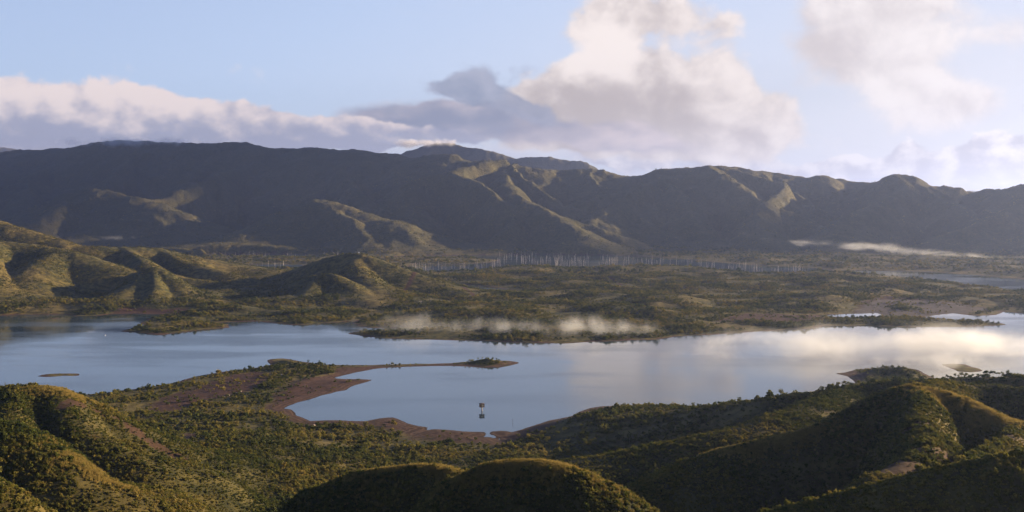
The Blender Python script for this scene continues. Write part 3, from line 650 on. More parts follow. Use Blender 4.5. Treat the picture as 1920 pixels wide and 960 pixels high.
# ------------------------------------------------------------------ scrub: prototypes
def shrub_mesh(name, seed, lobes, leaves, h=1.0, w=1.0, size=.17, top=False):
    R = random.Random(seed); m = MB()
    L = [(R.gauss(0, .24) * w, R.gauss(0, .24) * w, R.uniform(.22, .62) * h, R.uniform(.22, .38) * w) for _ in range(lobes)]
    for k in range(leaves):
        cx, cy, cz, r = R.choice(L)
        a = R.uniform(0, 6.283); c = R.uniform(-.5, 1); q = r * (1 - R.random() ** 2.2 * .5); s_ = math.sqrt(max(0, 1 - c * c))
        m.leaf((cx + q * s_ * math.cos(a), cy + q * s_ * math.sin(a), max(.02, cz + q * c * .9)), R, size * R.uniform(.6, 1.3))
    return m.mesh(name, LEAF)
def tree_mesh(name, seed, leaves=130, slender=False, flat=False):
    R = random.Random(seed); m = MB()
    if slender:
        for k in range(leaves):
            z = R.uniform(.12, 1.0); r = .13 * (1 - z) ** .7 + .015; a = R.uniform(0, 6.283)
            m.leaf((r * R.random() ** .5 * math.cos(a), r * R.random() ** .5 * math.sin(a), z), R, .075 * R.uniform(.7, 1.3), 2.0)
    else:
        L = []
        for k in range(6 if not flat else 7):
            a = R.uniform(0, 6.283); q = R.uniform(.05, .30); L.append((q * math.cos(a), q * math.sin(a), R.uniform(.45, .86) if not flat else R.uniform(.74, .88), R.uniform(.13, .22)))
        for k in range(leaves):
            cx, cy, cz, r = R.choice(L); a = R.uniform(0, 6.283); c = R.uniform(-.8, 1); q = r * (1 - R.random() ** 2 * .5); s_ = math.sqrt(max(0, 1 - c * c))
            m.leaf((cx + q * s_ * math.cos(a), cy + q * s_ * math.sin(a), cz + q * c * (.8 if not flat else .45)), R, .085 * R.uniform(.6, 1.3))
    return m
def trunk_mb(seed, lean=.04, h=.7, r=.028, forks=3):
    R = random.Random(seed + 100); m = MB(); lx, ly = R.uniform(-lean, lean), R.uniform(-lean, lean)
    m.tube([(0, 0, -.03), (lx * .4, ly * .4, h * .45), (lx, ly, h)], [r, r * .7, r * .35], 5)
    for k in range(forks):
        a = R.uniform(0, 6.283); z0 = h * R.uniform(.4, .7)
        m.tube([(lx * .5, ly * .5, z0), (lx * .5 + .12 * math.cos(a), ly * .5 + .12 * math.sin(a), z0 + .14), (lx * .5 + .22 * math.cos(a), ly * .5 + .22 * math.sin(a), z0 + .26)], [r * .5, r * .35, r * .2], 4)
    return m
protos = bpy.data.collections.new('scrub prototypes')      # never linked to the scene: only read by the scatter
def proto(me): o = bpy.data.objects.new(me.name, me); protos.objects.link(o)
names = []
for k in range(5): proto(shrub_mesh('a%02d_shrub' % k, k, 4 + k % 3, 110, h=1.0, size=.20))
for k in range(3): proto(shrub_mesh('b%02d_tussock' % k, 20 + k, 3, 60, h=.75, w=1.1, size=.26))
for k in range(3):
    t = tree_mesh('c', 40 + k, 120); tr = trunk_mb(k); b0 = len(t.v); 
    me_t = MB(); me_t.v = t.v + tr.v; me_t.f = t.f + [tuple(i + b0 for i in f) for f in tr.f]
    mm = me_t.mesh('c%02d_small_tree' % k, LEAF); mm.materials.append(BARK)
    for i in range(len(t.f), len(me_t.f)): mm.polygons[i].material_index = 1
    proto(mm)
for k in range(2): proto(tree_mesh('d', 60 + k, 70, slender=True).mesh('d%02d_slender_tree' % k, LEAF))

def grass_mesh(name, seed):
    R = random.Random(seed); m = MB()
    for k in range(46):
        a = R.uniform(0, 6.283); q = R.uniform(0, .35); x, y = q * math.cos(a), q * math.sin(a); b = R.uniform(0, 6.283); w_ = .045; h = R.uniform(.5, 1.0); l = R.uniform(.05, .3)
        i = len(m.v); m.v += [(x - w_ * math.cos(b), y - w_ * math.sin(b), 0), (x + w_ * math.cos(b), y + w_ * math.sin(b), 0), (x + l * math.cos(a) + .01, y + l * math.sin(a), h)]; m.f.append((i, i + 1, i + 2))
    return m.mesh(name, GRASS)
for k in range(3): proto(grass_mesh('e%02d_grass' % k, 80 + k))
def scatter(name, label, pts, scale, kindidx, zs=None):
    n = len(pts); me = bpy.data.meshes.new(name + '_points'); me.vertices.add(n); me.vertices.foreach_set('co', pts.astype(np.float32).ravel())
    R = np.random.RandomState(len(pts))
    attr(me, 'size', scale); attr(me, 'turn', R.rand(n) * 6.283); attr(me, 'tall', R.uniform(.7, 1.25, n) if zs is None else zs)
    a = me.attributes.new('which', 'INT', 'POINT'); a.data.foreach_set('value', kindidx.astype(np.int32))
    o = obj(name, me); tag(o, label, 'shrubs', kind='stuff')
    g = bpy.data.node_groups.new(name, 'GeometryNodeTree'); g.interface.new_socket('Geometry', in_out='INPUT', socket_type='NodeSocketGeometry'); g.interface.new_socket('Geometry', in_out='OUTPUT', socket_type='NodeSocketGeometry')
    gi = g.nodes.new('NodeGroupInput'); go = g.nodes.new('NodeGroupOutput')
    ci = g.nodes.new('GeometryNodeCollectionInfo'); ci.inputs['Collection'].default_value = protos; ci.inputs['Separate Children'].default_value = True; ci.inputs['Reset Children'].default_value = True
    ip = g.nodes.new('GeometryNodeInstanceOnPoints'); ip.inputs['Pick Instance'].default_value = True
    def na(nm, t='FLOAT'):
        x = g.nodes.new('GeometryNodeInputNamedAttribute'); x.data_type = t; x.inputs[0].default_value = nm; return x.outputs[0]
    rot = g.nodes.new('ShaderNodeCombineXYZ'); g.links.new(na('turn'), rot.inputs[2])
    sc = g.nodes.new('ShaderNodeCombineXYZ'); s_ = na('size'); g.links.new(s_, sc.inputs[0]); g.links.new(s_, sc.inputs[1])
    mu = g.nodes.new('ShaderNodeMath'); mu.operation = 'MULTIPLY'; g.links.new(s_, mu.inputs[0]); g.links.new(na('tall'), mu.inputs[1]); g.links.new(mu.outputs[0], sc.inputs[2])
    g.links.new(gi.outputs[0], ip.inputs['Points']); g.links.new(ci.outputs[0], ip.inputs['Instance']); g.links.new(na('which', 'INT'), ip.inputs['Instance Index'])
    g.links.new(rot.outputs[0], ip.inputs['Rotation']); g.links.new(sc.outputs[0], ip.inputs['Scale']); g.links.new(ip.outputs[0], go.inputs[0])
    md = o.modifiers.new('scatter', 'NODES'); md.node_group = g; return o
def spots(n, d0, d1, a0, a1, seed, min_sd=5.0, soil_keep=.12, patch=(.62, 1.1), logd=False):
    R = np.random.RandomState(seed)
    d = np.exp(R.uniform(math.log(d0), math.log(d1), n)) if logd else np.sqrt(R.uniform(d0 ** 2, d1 ** 2, n)); a = np.radians(R.uniform(a0, a1, n)); x = d * np.sin(a); y = d * np.cos(a)
    z, sd_, bare_ = ground_z(x, y)
    # soil mask looked up on the ground grid
    ia = np.searchsorted(ANG, a).clip(0, len(ANG) - 1); ir = np.searchsorted(RAD, d).clip(0, len(RAD) - 1); so = soil[ir, ia]
    dens = fbm(x, y, 34 if d1 < 1100 else 70, 4, .6, 5.5) * (1 if d1 < 1100 else 1.5)
    keep = (sd_ > min_sd + R.uniform(0, 8, n)) & ((so < .35) | (R.rand(n) < soil_keep)) & (R.rand(n) < patch[0] + dens * patch[1])
    return x[keep], y[keep], z[keep], dens[keep], R
def band(name, label, n, d0, d1, a0, a1, seed, size, mixp, min_sd=5., hill=1.0, **kw):
    x, y, z, dens, R = spots(int(n * DETAIL), d0, d1, a0, a1, seed, min_sd, **kw)
    m = len(x); u = R.rand(m); k = np.zeros(m, int); acc = 0
    tr_ = u * 1.0
    p = np.array(mixp, float); p /= p.sum(); cs = np.cumsum(p); grp = np.searchsorted(cs, tr_).clip(0, 3)
    base = np.array([0, 5, 8, 11])[grp]; cnt = np.array([5, 3, 3, 2])[grp]; k = base + (R.rand(m) * cnt).astype(int)
    s = size * np.array([1.0, .62, 1.5, 1.9])[grp] * np.exp(R.normal(0, .28, m)) * (1 + np.clip(dens, -.3, .5) * .5)
    s = s * np.where(z > 9 + R.uniform(0, 8, m), hill, 1.0)
    z = z - .06 * s
    scatter(name, label, np.stack([x, y, z], -1), s, k); return m
tot = 0
tot += band('grass_tussocks', 'golden green grass tussocks and low scrub carpeting the near hills', 230000, 215, 660, -27.2, 28.5, 11, 1.15, (.10, .90, 0, 0), 4, patch=(.95, .3), logd=True)
tot += band('foreground_scrub', 'dense olive scrub growing in patches on the near hills and the flat below them', 150000, 225, 640, -27.2, 28.5, 1, 1.3, (.92, .02, .05, .01), 4, patch=(.45, 1.1), hill=.75)
tot += band('shore_scrub', 'olive scrub behind the bare red flats of the near shore', 65000, 640, 1060, -28.5, 28, 2, 1.9, (.60, .33, .07, 0), 5)
tot += band('far_shore_scrub', 'low scrub and small trees over the hills and plain beyond the lake', 210000, 1180, 2350, -28, 28, 3, 2.3, (.64, .27, .09, 0), 6, hill=.55)
tot += band('valley_scrub', 'distant scrub and forest at the foot of the mountains', 80000, 2350, 4600, -27, 27, 4, 4.2, (.90, .10, 0, 0), 12, hill=.5)
GR = [(x_, y_) for px, d_, r_ in ((700, 340, 0), (740, 339, 0), (780, 338, 0), (820, 337, 0), (850, 334, 0), (890, 317, 0), (930, 316, 0), (970, 315, 0), (1010, 314, 0), (1050, 313, 0), (1085, 312, 0), (1740, 417, 0), (1770, 413, 0), (1800, 409, 0), (1830, 404, 0), (1860, 399, 0), (1890, 395, 0), (1385, 400, 0), (1440, 403, 0), (1500, 406, 0), (90, 521, 0), (130, 524, 0), (180, 536, 0), (230, 552, 0), (290, 572, 0), (120, 386, 0), (180, 388, 0)) for x_, y_ in [((px - 960) / F * d_, d_)]]  # crest spots for golden grass, its colour adding the sunlit look there
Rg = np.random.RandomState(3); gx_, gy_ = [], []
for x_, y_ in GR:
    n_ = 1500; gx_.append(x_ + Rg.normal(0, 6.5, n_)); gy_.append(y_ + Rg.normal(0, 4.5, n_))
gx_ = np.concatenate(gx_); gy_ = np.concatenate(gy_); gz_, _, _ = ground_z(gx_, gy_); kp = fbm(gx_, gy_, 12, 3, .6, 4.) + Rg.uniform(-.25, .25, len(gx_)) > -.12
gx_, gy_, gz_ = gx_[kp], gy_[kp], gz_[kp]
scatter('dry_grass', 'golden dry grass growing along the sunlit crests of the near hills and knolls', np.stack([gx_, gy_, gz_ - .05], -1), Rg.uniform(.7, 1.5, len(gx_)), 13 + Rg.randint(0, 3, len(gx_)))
print('scrub instances', tot)

# ------------------------------------------------------------------ single trees
treeR = random.Random(77)
def make_tree(kind, seed):
    flat = kind == 'flat'; slender = kind == 'slender'
    r = empty('tree', (0, 0, 0))
    obj('trunk', trunk_mb(seed, h=.72 if not slender else .6, r=.026 if not slender else .012, forks=4 if not slender else 0).mesh('trunk', BARK), None, r)
    obj('crown', tree_mesh('crown', seed + 7, 260 if not slender else 140, slender=slender, flat=flat).mesh('crown', LEAF), None, r)
    return r
def copy_tree(o):
    c = o.copy(); scene.collection.objects.link(c)
    for ch in [q for q in bpy.data.objects if q.parent == o]:
        d = ch.copy(); scene.collection.objects.link(d); d.parent = c
    return c
kids = {}
def place(kind, spots_, label, cat, group, hgt, name):
    src = [make_tree(kind, 300 + hash_(kind) + i) for i in range(3)]
    ch_ = {s: [q for q in bpy.data.objects if q.parent == s] for s in src}; used = set()
    for i, (x, y, z, s) in enumerate(spots_):
        p = src[i % 3]
        if p in used:
            o = p.copy(); scene.collection.objects.link(o)
            for ch in ch_[p]: d = ch.copy(); scene.collection.objects.link(d); d.parent = o
        else: o = p; used.add(p)
        o.name = name; o.location = (x, y, z - .03 * s); o.rotation_euler = (0, 0, treeR.uniform(0, 6.28)); o.scale = (s, s, s)
        tag(o, label(x, y, z, s) if callable(label) else label, cat, group if len(spots_) > 1 else None)
    for p in src:
        if p not in used:
            for ch in ch_[p]: bpy.data.objects.remove(ch)
            bpy.data.objects.remove(p)
def hash_(k): return {'flat': 1, 'slender': 30, 'round': 60}[k]
def crest_spots(pxs, h, dmin, dmax, jitter=8):
    """stand trees on the crest seen at a photo column, between two distances"""
    out = []
    for px in pxs:
        d = np.linspace(dmin, dmax, 300); x = (px - 960) / F * d; z, _, _ = ground_z(x, d)
        el = (z - H) / d; i = int(np.argmax(el)); dd = d[i] + treeR.uniform(-jitter, jitter * .3); xx = (px - 960) / F * dd
        zz = float(ground_z([xx], [dd])[0][0]); out.append((xx, dd, zz, h * treeR.uniform(.75, 1.3)))
    return out
place('round', crest_spots([1420], 4.2, 600, 760, 1), 'lone round tree standing up from the dark shoulder against the lake', 'tree', None, 4, 'tree')
def order(words, lo, hi, tail):
    # a label that says which stretch of a row the tree stands in, and how big it is
    return lambda x, y, z, s: ('taller ' if s > hgt_mid(tail) else 'smaller ') + words[min(len(words) - 1, max(0, int((x / y * F + 960 - lo) / (hi - lo) * len(words))))] + ' ' + tail
def hgt_mid(t): return {'c': 4.0, 'r': 2.7, 'd': 3.3, 's': 2.4}.get(t[-1], 3.0)
place('flat', crest_spots([1846, 1850, 1858, 1862, 1868, 1873], 4.0, 560, 700), order(['flat topped tree at the left end of', 'flat topped tree in the middle of', 'flat topped tree at the right end of'], 1843, 1876, 'the clump on the far right crest'), 'tree', 'flat topped trees on the far right crest', 4, 'tree')
place('round', crest_spots([1748, 1757, 1766, 1776, 1797, 1803, 1812, 1824, 1833, 1790, 1883, 1895, 1905, 1914], 2.6, 560, 700), order(['bushy tree at the left end of', 'bushy tree left of the flat topped clump in', 'bushy tree right of the flat topped clump in'], 1745, 1960, 'the row along the right crest'), 'tree', 'bushy trees along the right hill crest', 3, 'tree')
place('round', crest_spots([1536, 1541, 1548, 1555, 1562, 1570, 1583, 1590, 1597, 1609, 1622, 1636, 1650], 3.2, 560, 760), order(['dark round tree at the lower left end of', 'dark round tree in the middle of', 'dark round tree at the top right end of'], 1530, 1655, 'the row below the promontory'), 'tree', 'dark trees on the shoulder below the promontory', 3, 'tree')
place('round', crest_spots([1362, 1378, 1384, 1390, 1435, 1445, 1452, 1460, 1470, 1478, 1486, 1495, 1506, 1518], 2.3, 600, 780), order(['small tree left of the lone round tree in', 'small tree just right of the lone round tree in', 'small tree nearest the dark trees in'], 1330, 1520, 'the low shoulder row'), 'tree', 'small trees on the low shoulder crest', 3, 'tree')
sap = []
for px, pt in ((653, 868), (664, 872), (675, 866), (681, 872), (688, 866), (695, 864), (701, 870), (709, 863), (640, 873), (630, 876), (723, 866), (618, 880)):
    d_ = 350 + treeR.uniform(-3, 14); x_ = (px - 960) / F * d_; sap.append((x_, d_, float(ground_z([x_], [d_])[0][0]), treeR.uniform(2.6, 4.2)))
place('slender', sap, 'slender pale green conical sapling in the row left of the sunlit knoll', 'sapling', 'slender saplings beside the sunlit knoll', 3, 'sapling')
sp = []
for px, py in ((1797, 800), (1716, 812), (1730, 798), (1470, 810), (1395, 838), (1410, 832), (1308, 862)): sp.append(on_ray(px, py + 6, 200, 700) + (treeR.uniform(2.2, 3.2),))
place('round', sp, lambda x, y, z, s: 'low rounded bush ' + ('high on the big right hill, beside the red soil' if x / y * F + 960 > 1600 else 'low on the big right hill, along its lit edge'), 'bush', 'rounded bushes on the right hill slope', 3, 'bush')
sp = []
for k in range(110):
    px = treeR.uniform(230, 800); py = treeR.uniform(800, 905)
    x_, y_, z_ = on_ray(px, py, 380, 900); q = ground_z([x_], [y_])
    if q[1][0] > 18 and q[2][0] < -8 and z_ < 30: sp.append((x_, y_, z_, treeR.uniform(3.0, 5.2)))
place('round', sp, lambda x, y, z, s: ('large ' if s > 4.1 else 'small ') + 'bushy olive tree on the flat ' + (['at the left hill foot', 'midway between left hill and knolls', 'towards the red shore of the bay'][min(2, max(0, int((x / y * F + 960 - 230) / 190)))]) + (', far side' if y > 560 else ', near side'), 'tree', 'bushy trees on the flat below the left hill', 4, 'tree')
sp = []
for k in range(60):
    px = treeR.uniform(500, 620); py = treeR.uniform(688, 770)
    x_, y_, z_ = on_ray(px, py, 700, 1200); q = ground_z([x_], [y_])
    if q[1][0] > 10 and q[2][0] < -3: sp.append((x_, y_, z_, treeR.uniform(3.0, 5.0)))
place('round', sp, lambda x, y, z, s: ('large ' if s > 4 else 'small ') + 'rounded olive tree between bare flat and bay, ' + ('towards the spit' if y > 880 else 'at the bay head'), 'tree', 'rounded trees between the bare flat and the bay', 4, 'tree')

sp = []
for px, py in ((872, 684), (880, 682), (888, 682), (896, 681), (903, 680), (910, 681), (917, 680), (924, 681), (931, 681), (938, 682), (946, 682), (893, 685), (906, 685), (919, 685), (929, 685)):
    x_, y_ = WL(px, py); sp.append((x_, y_, float(ground_z([x_], [y_])[0][0]), treeR.uniform(1.6, 3.2)))
place('round', sp, lambda x, y, z, s: ('large ' if s > 2.4 else 'small ') + 'dark bush on the islet ending the long spit, ' + ('its left part' if x / y * F + 960 < 905 else 'its right part'), 'bush', 'bushes on the islet ending the spit', 3, 'bush')

# ------------------------------------------------------------------ drowned forest
def dead_mesh(k):
    R = random.Random(500 + k); m = MB(); l = R.uniform(-.05, .05)
    m.tube([(0, 0, -.06), (l * .3, 0, .4), (l, l * .5, .8), (l * 1.6, l, 1.0)], [.022, .017, .010, .004], 5)
    for j in range(R.randint(2, 6)):
        a = R.uniform(0, 6.28); z0 = R.uniform(.4, .85); q = R.uniform(.03, .09)
        m.tube([(l * z0, 0, z0), (l * z0 + q * .5 * math.cos(a), q * .5 * math.sin(a), z0 + q * .7), (l * z0 + q * math.cos(a), q * math.sin(a), z0 + q * 1.5)], [.008, .006, .003], 4)
    return m
dead = [dead_mesh(k) for k in range(10)]; dead_me = [d.mesh('dead_tree') for d in dead]
for m_ in dead_me: m_.materials.append(DEADWOOD)
R = random.Random(9); cand = []
def in_poly(px, py, poly):
    c = False; n = len(poly)
    for i in range(n):
        x1, y1 = poly[i]; x2, y2 = poly[(i + 1) % n]
        if (y1 > py) != (y2 > py) and px < (x2 - x1) * (py - y1) / (y2 - y1) + x1: c = not c
    return c
ZONES = [([(765, 500), (805, 513), (850, 511), (902, 507), (951, 502), (950, 490), (925, 491), (850, 498), (780, 497)], 230), ([(935, 487), (1015, 500), (1090, 502), (1127, 499), (1200, 498), (1280, 499), (1280, 489), (1180, 486), (1080, 485), (950, 484)], 420),
         ([(1280, 490), (1280, 500), (1355, 509), (1430, 515), (1520, 511), (1520, 504), (1419, 499), (1350, 494)], 260), ([(930, 478), (1100, 480), (1280, 489), (1180, 488), (940, 486)], 160), ([(375, 478), (650, 478), (650, 484), (375, 482)], 110), ([(455, 495), (575, 495), (580, 500), (455, 500)], 30)]
WHERE = ['near the low peninsula at the left end of the drowned forest', 'in the brightest middle stretch of the drowned forest', 'at the thinning right end of the drowned forest', 'in the back row under the middle mountains', 'in the dark strip behind the left hills', 'by the small pond behind the left hills']
for zi, (poly, n) in enumerate(ZONES):
    xs_ = [p[0] for p in poly]; ys_ = [p[1] for p in poly]; k = 0
    while k < n:
        px, py = R.uniform(min(xs_), max(xs_)), R.uniform(min(ys_), max(ys_))
        if not in_poly(px, py, poly): continue
        k += 1
        if pnoise(np.array([px / 23.]), np.array([py / 9.]))[0] + R.uniform(-.35, .35) < .02: continue
        x, y = WL(px, py); zz = float(ground_z([x], [y])[0][0]); cand.append((x, y, max(zz, -1.5), R.choice((R.uniform(7, 12), R.uniform(10, 18))), zi))
cand.sort(key=lambda c: -c[3] / c[1])
for i, (x, y, zz, s, zi) in enumerate(cand[:300]):
    o = bpy.data.objects.new('dead_tree', dead_me[i % 10]); scene.collection.objects.link(o); o.location = (x, y, zz); o.rotation_euler = (0, 0, R.uniform(0, 6.28)); o.scale = (s * .85, s * .85, s)
    tag(o, ('tall ' if s > 13 else 'short ' if s < 9 else '') + 'bleached dead tree ' + WHERE[zi], 'dead tree', 'bleached dead trees of the drowned forest')
rest = MB()
for i, (x, y, zz, s, zi) in enumerate(cand[300:]):
    d_ = dead[i % 10]; b0 = len(rest.v); c_, s_ = math.cos(i * 2.4), math.sin(i * 2.4)
    rest.v += [(x + (vx * c_ - vy * s_) * s * .85, y + (vx * s_ + vy * c_) * s * .85, zz + vz * s) for vx, vy, vz in d_.v]; rest.f += [tuple(q + b0 for q in f) for f in d_.f]
tag(obj('dead_forest', rest.mesh('dead_forest'), DEADWOOD), 'remaining smaller grey dead trunks of the drowned forest', 'dead trees', kind='stuff')

# ------------------------------------------------------------------ gauge hut on its column in the bay
hx, hy = (903.5 - 960) / F * 802, 802.0
hut = tag(empty('gauge_hut', (hx, hy, 0), .35), 'small brown square hut on a pale column standing in the bay', 'hut')
m = MB(); m.tube([(0, 0, -2), (0, 0, 0), (0, 0, 2.7)], [.48, .42, .36], 16); obj('column', m.mesh('column', smooth=False), simple('pale concrete', (.55, .53, .50)), hut)
m = MB(); m.box(-1.75, 1.75, -1.75, 1.75, 2.7, 2.9); obj('platform', m.mesh('platform'), simple('weathered plank', (.16, .10, .07)), hut)
m = MB(); m.box(-1.5, 1.5, -1.5, 1.5, 2.903, 5.1); w_ = obj('wall', m.mesh('wall'), simple('rusty brown cladding', (.34, .17, .08), col2=(.20, .10, .05)), hut)
m = MB(); m.box(-.75, .75, -1.56, -1.503, 3.35, 4.75); f_ = obj('window', m.mesh('window'), simple('pale shutter', (.85, .68, .38), col2=(.75, .58, .32)), w_)
m = MB(); m.box(1.503, 1.56, -.4, .4, 2.95, 4.8); obj('door', m.mesh('door'), simple('pale door', (.55, .45, .33)), w_)
m = MB(); m.v = [(-1.85, -1.85, 5.103), (1.85, -1.85, 5.103), (1.85, 1.85, 5.103), (-1.85, 1.85, 5.103), (-1.85, -1.85, 5.22), (1.85, -1.85, 5.22), (1.85, 1.85, 5.22), (-1.85, 1.85, 5.22), (0, 0, 5.75)]
m.f = [(3, 2, 1, 0), (0, 1, 5, 4), (1, 2, 6, 5), (2, 3, 7, 6), (3, 0, 4, 7), (4, 5, 8), (5, 6, 8), (6, 7, 8), (7, 4, 8)]; obj('roof', m.mesh('roof'), simple('dark roofing', (.09, .06, .05)), hut)
m = MB()
for sx in (-.22, .22): m.tube([(sx, -1.85, -.6), (sx, -1.85, 3.2)], [.035, .035], 6)
for k in range(9): m.box(-.22, .22, -1.87, -1.83, .1 + k * .32, .15 + k * .32)
obj('ladder', m.mesh('ladder'), simple('galvanised steel', (.45, .45, .45), .5, metal=.6), hut)
m = MB(); X_, Y_ = (961.5 - 960) / F * 757, 757.0; m.tube([(0, 0, -1.5), (0, 0, 2.4)], [.09, .08], 8); m.box(-.16, .16, -.05, .05, 1.7, 2.3)
o = obj('marker_post', m.mesh('marker_post'), simple('dark post paint', (.12, .12, .11))); o.location = (X_, Y_, 0); tag(o, 'thin dark marker post rising from the shallow water right of the hut', 'post')

# ------------------------------------------------------------------ pale boulders, marker on the hill, float
def rock_mesh(k):
    bm = bmesh.new(); bmesh.ops.create_icosphere(bm, subdivisions=3, radius=1); R = random.Random(k)
    o1 = [R.uniform(0, 50) for _ in range(3)]
    for v in bm.verts:
        a = pnoise(np.array([v.co.x * 1.1 + o1[0]]), np.array([v.co.y * 1.1 + v.co.z + o1[1]]))[0] + .5 * pnoise(np.array([v.co.x * 2.6 + o1[2]]), np.array([v.co.z * 2.6 - v.co.y]))[0]
        v.co *= 1 + .45 * a; v.co.z *= .62
    me = bpy.data.meshes.new('boulder'); bm.to_mesh(me); bm.free(); return me
ROCK = simple('pale weathered stone', (.55, .48, .44), .9, scale=2.5, col2=(.36, .28, .24))
for k, (px, py, s, lb) in enumerate([(421, 744, .7, 'pale boulder at the lower left end of the row on the bare flat'), (429, 742, .75, 'pale boulder second from the lower left end of the row'), (437, 740, .65, 'pale boulder in the middle of the row on the bare flat'), (444, 737.5, .7, 'pale boulder second from the upper right end of the row'), (450.5, 734, .95, 'largest palest boulder at the upper right end of the row'),
                                     (589, 798, .8, 'single small white stone on the red mud left of the bay'), (527, 703, .9, 'pale stone in the scrub right of the bare flat'), (449, 718, .8, 'dull brown boulder in the middle of the bare flat')]):
    x_, y_, z_ = on_ray(px, py, 500, 1400); o = obj('boulder', rock_mesh(k), ROCK); o.location = (x_, y_, z_ + .25 * s); o.scale = (s * 1.2, s, s); o.rotation_euler = (0, 0, k); tag(o, lb, 'boulder', 'pale boulders in a row on the bare flat' if k < 5 else None)
x_, y_, z_ = crest_spots([673], 1, 1750, 2000, 0)[0][:3]
mk = tag(empty('survey_marker', (x_, y_, z_)), 'tiny white marker on top of the middle hill beyond the lake', 'marker')
m = MB(); m.tube([(0, 0, -.3), (0, 0, 3.2)], [.16, .14], 8); obj('post', m.mesh('post'), simple('white paint', (.8, .8, .8)), mk)
m = MB(); m.box(-1.1, 1.1, -.1, .1, 1.4, 2.9); obj('panel', m.mesh('panel'), bpy.data.materials['white paint'], mk)
m = MB(); m.tube([(0, 0, -.3), (0, 0, .1), (0, 0, .5), (0, 0, .65), (0, 0, .9)], [.25, .5, .5, .15, .06], 12); o = obj('buoy', m.mesh('buoy'), simple('faded float', (.7, .7, .7))); X_, Y_ = WL(197.5, 629); o.location = (X_, Y_, 0); tag(o, 'tiny pale float on the open water left of the grassy spit', 'buoy')

# ------------------------------------------------------------------ mist on the water and in the valley, and the air itself
def mist(name, label, c, r, dens, nscale, lo, hi, col=(.84, .90, 1.0), stretch=(1, 1, 1), tilt=0.0, cat='mist'):
    bm = bmesh.new(); bmesh.ops.create_cube(bm, size=2); me = bpy.data.meshes.new(name); bm.to_mesh(me); bm.free()
    o = obj(name, me); o.location = c; o.scale = r; o.rotation_euler = (0, radians(tilt), 0); tag(o, label, cat, kind='stuff')
    mt = bpy.data.materials.new(name + ' air'); mt.use_nodes = True; nt = mt.node_tree; nt.nodes.remove(nt.nodes['Principled BSDF']); N = NB(nt)
    tc = nt.nodes.new('ShaderNodeTexCoord'); op = tc.outputs['Object']; geo = nt.nodes.new('ShaderNodeNewGeometry'); p = geo.outputs['Position']
    q = N.vlen(op); edge = N.ss(q, 0.0, 1.0, 1.0, 0.0)
    n_ = N.noise(N.map(p, scale=tuple(s / nscale for s in stretch), kind='POINT'), 1.0, 5, .62, .3)
    d_ = N.ss(N.add(N.mul(N.sub(n_, .5), 3.2), edge), lo, hi)
    v = nt.nodes.new('ShaderNodeVolumePrincipled'); v.inputs['Color'].default_value = col + (1,); v.inputs['Anisotropy'].default_value = .35
    nt.links.new(N.mul(N.mul(d_, N.ss(q, .6, 1.0, 1.0, 0.0)), dens), v.inputs['Density']); nt.links.new(v.outputs[0], nt.nodes['Material Output'].inputs['Volume'])
    mt.cycles.volume_step_rate = 0.3; me.materials.append(mt); return o
def px_c(px, py, d): return W3(px, py, d)
mist('shore_mist', 'pinkish mist rising over the scrub of the far shore', (65, 1268, 8), (200, 80, 30), .015, 30, .55, 1.5, stretch=(1, 1, .7))
mist('thin_shore_mist', 'thin mist over the scrub left of the thicker shore mist', (-95, 1295, 8), (180, 75, 26), .010, 30, .55, 1.5)
mist('valley_mist', 'long bright band of mist lying below the right mountains', W3(1660, 466, 2900), (600, 80, 26), .016, 55, .60, 1.4, stretch=(.40, 1, 1.3), tilt=4.6)
mist('lake_mist', 'soft pale mist drifting over the right side of the lake', (385, 1100, 8), (380, 140, 44), .026, 60, .45, 1.7, stretch=(.7, 1, 1.1))
mist('plain_mist', 'faint violet mist patch on the plain below the middle hill', W3(790, 574, 1600), (80, 90, 18), .010, 30, .5, 1.4, col=(.85, .82, .95))
mist('left_valley_mist', 'faint mist at the foot of the left mountains', W3(208, 446, 3500), (110, 60, 18), .010, 30, .5, 1.4)
mist('sandbar_mist', 'mist over the low sandbar near the right edge', (395, 1020, 5), (90, 45, 16), .024, 30, .45, 1.5)
mist('summit_mist', 'grey cloud edge brushing the broad left summit', W3(260, 267, 5100), (520, 260, 48), .013, 120, .50, 1.4, col=(.86, .88, .97))
mist('peak_mist', 'grey cloud edge covering the far pointed summit', W3(800, 268, 7200), (380, 260, 60), .016, 140, .45, 1.4, col=(.86, .88, .97))
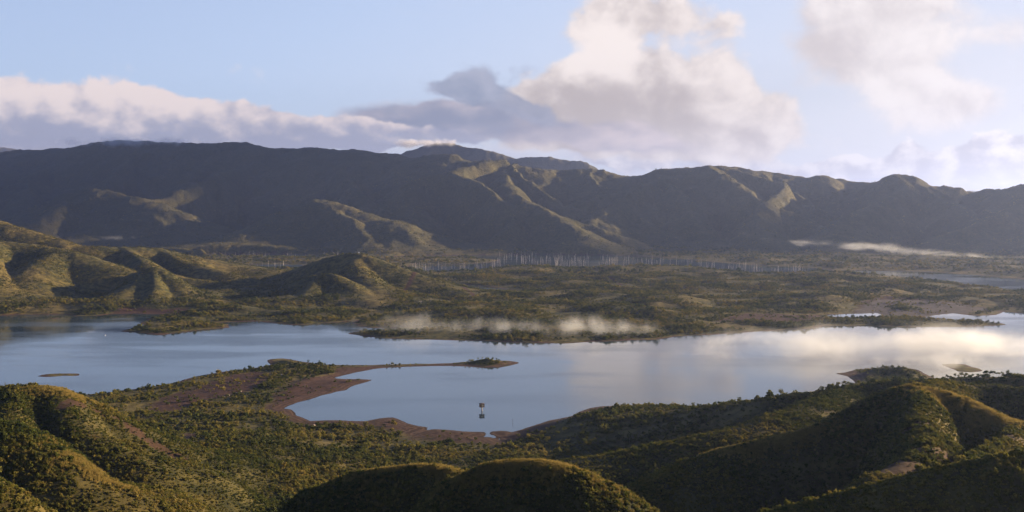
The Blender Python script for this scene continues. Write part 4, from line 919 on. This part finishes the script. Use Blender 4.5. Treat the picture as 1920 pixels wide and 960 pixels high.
bm = bmesh.new(); bmesh.ops.create_cube(bm, size=1); me = bpy.data.meshes.new('haze'); bm.to_mesh(me); bm.free()
hz = obj('haze', me); hz.scale = (40000, 40000, HAZE_TOP + 12); hz.location = (0, 12000, (HAZE_TOP - 12) / 2); tag(hz, 'bluish morning air over the lake and the mountains', 'haze', kind='stuff')
mt = bpy.data.materials.new('haze air'); mt.use_nodes = True; nt = mt.node_tree; nt.nodes.remove(nt.nodes['Principled BSDF'])
v = nt.nodes.new('ShaderNodeVolumePrincipled'); v.inputs['Color'].default_value = HAZE_COL; v.inputs['Density'].default_value = HAZE_D; v.inputs['Anisotropy'].default_value = .6
nt.links.new(v.outputs[0], nt.nodes['Material Output'].inputs['Volume']); me.materials.append(mt)
# unseen clouds added right of the frame to cast shade on the mountains
def cloud(c, r, seed):
    bm = bmesh.new(); bmesh.ops.create_icosphere(bm, subdivisions=6, radius=1)
    co = np.array([v_.co[:] for v_ in bm.verts]); s0 = seed * 7.7
    d_ = fbm(co[:, 0] * 3 + co[:, 2] * 2, co[:, 1] * 3 - co[:, 2], 1.0, 4, .55, s0)
    for v_, k in zip(bm.verts, d_):
        v_.co *= 1 + .42 * k
        if v_.co.z < 0: v_.co.z *= .4
    me = bpy.data.meshes.new('cloud'); bm.to_mesh(me); bm.free(); me.polygons.foreach_set('use_smooth', [True] * len(me.polygons))
    o = obj('cloud', me, SHADE_CLOUDM); o.location = c; o.scale = r; return o
SHADE_CLOUDM = simple('cloud white', (.9, .9, .9), 1.0, col2=(.85, .85, .85))

for k, (qx, qy, h, r) in enumerate([(-3400, 4560, 2600, (2000, 660, 115)), (900, 3480, 2600, (620, 200, 60)), (-2450, 3530, 2650, (720, 290, 85))]):
    t_ = h / math.tan(radians(SUN_EL)); c_ = cloud((qx + t_ * math.sin(radians(SUN_AZ)), qy + t_ * math.cos(radians(SUN_AZ)), h), r, k)
    tag(c_, ['broadest cloud high beyond the right edge', 'middle sized cloud high beyond the right edge', 'smallest flat cloud high beyond the right edge'][k], 'cloud', kind='stuff')
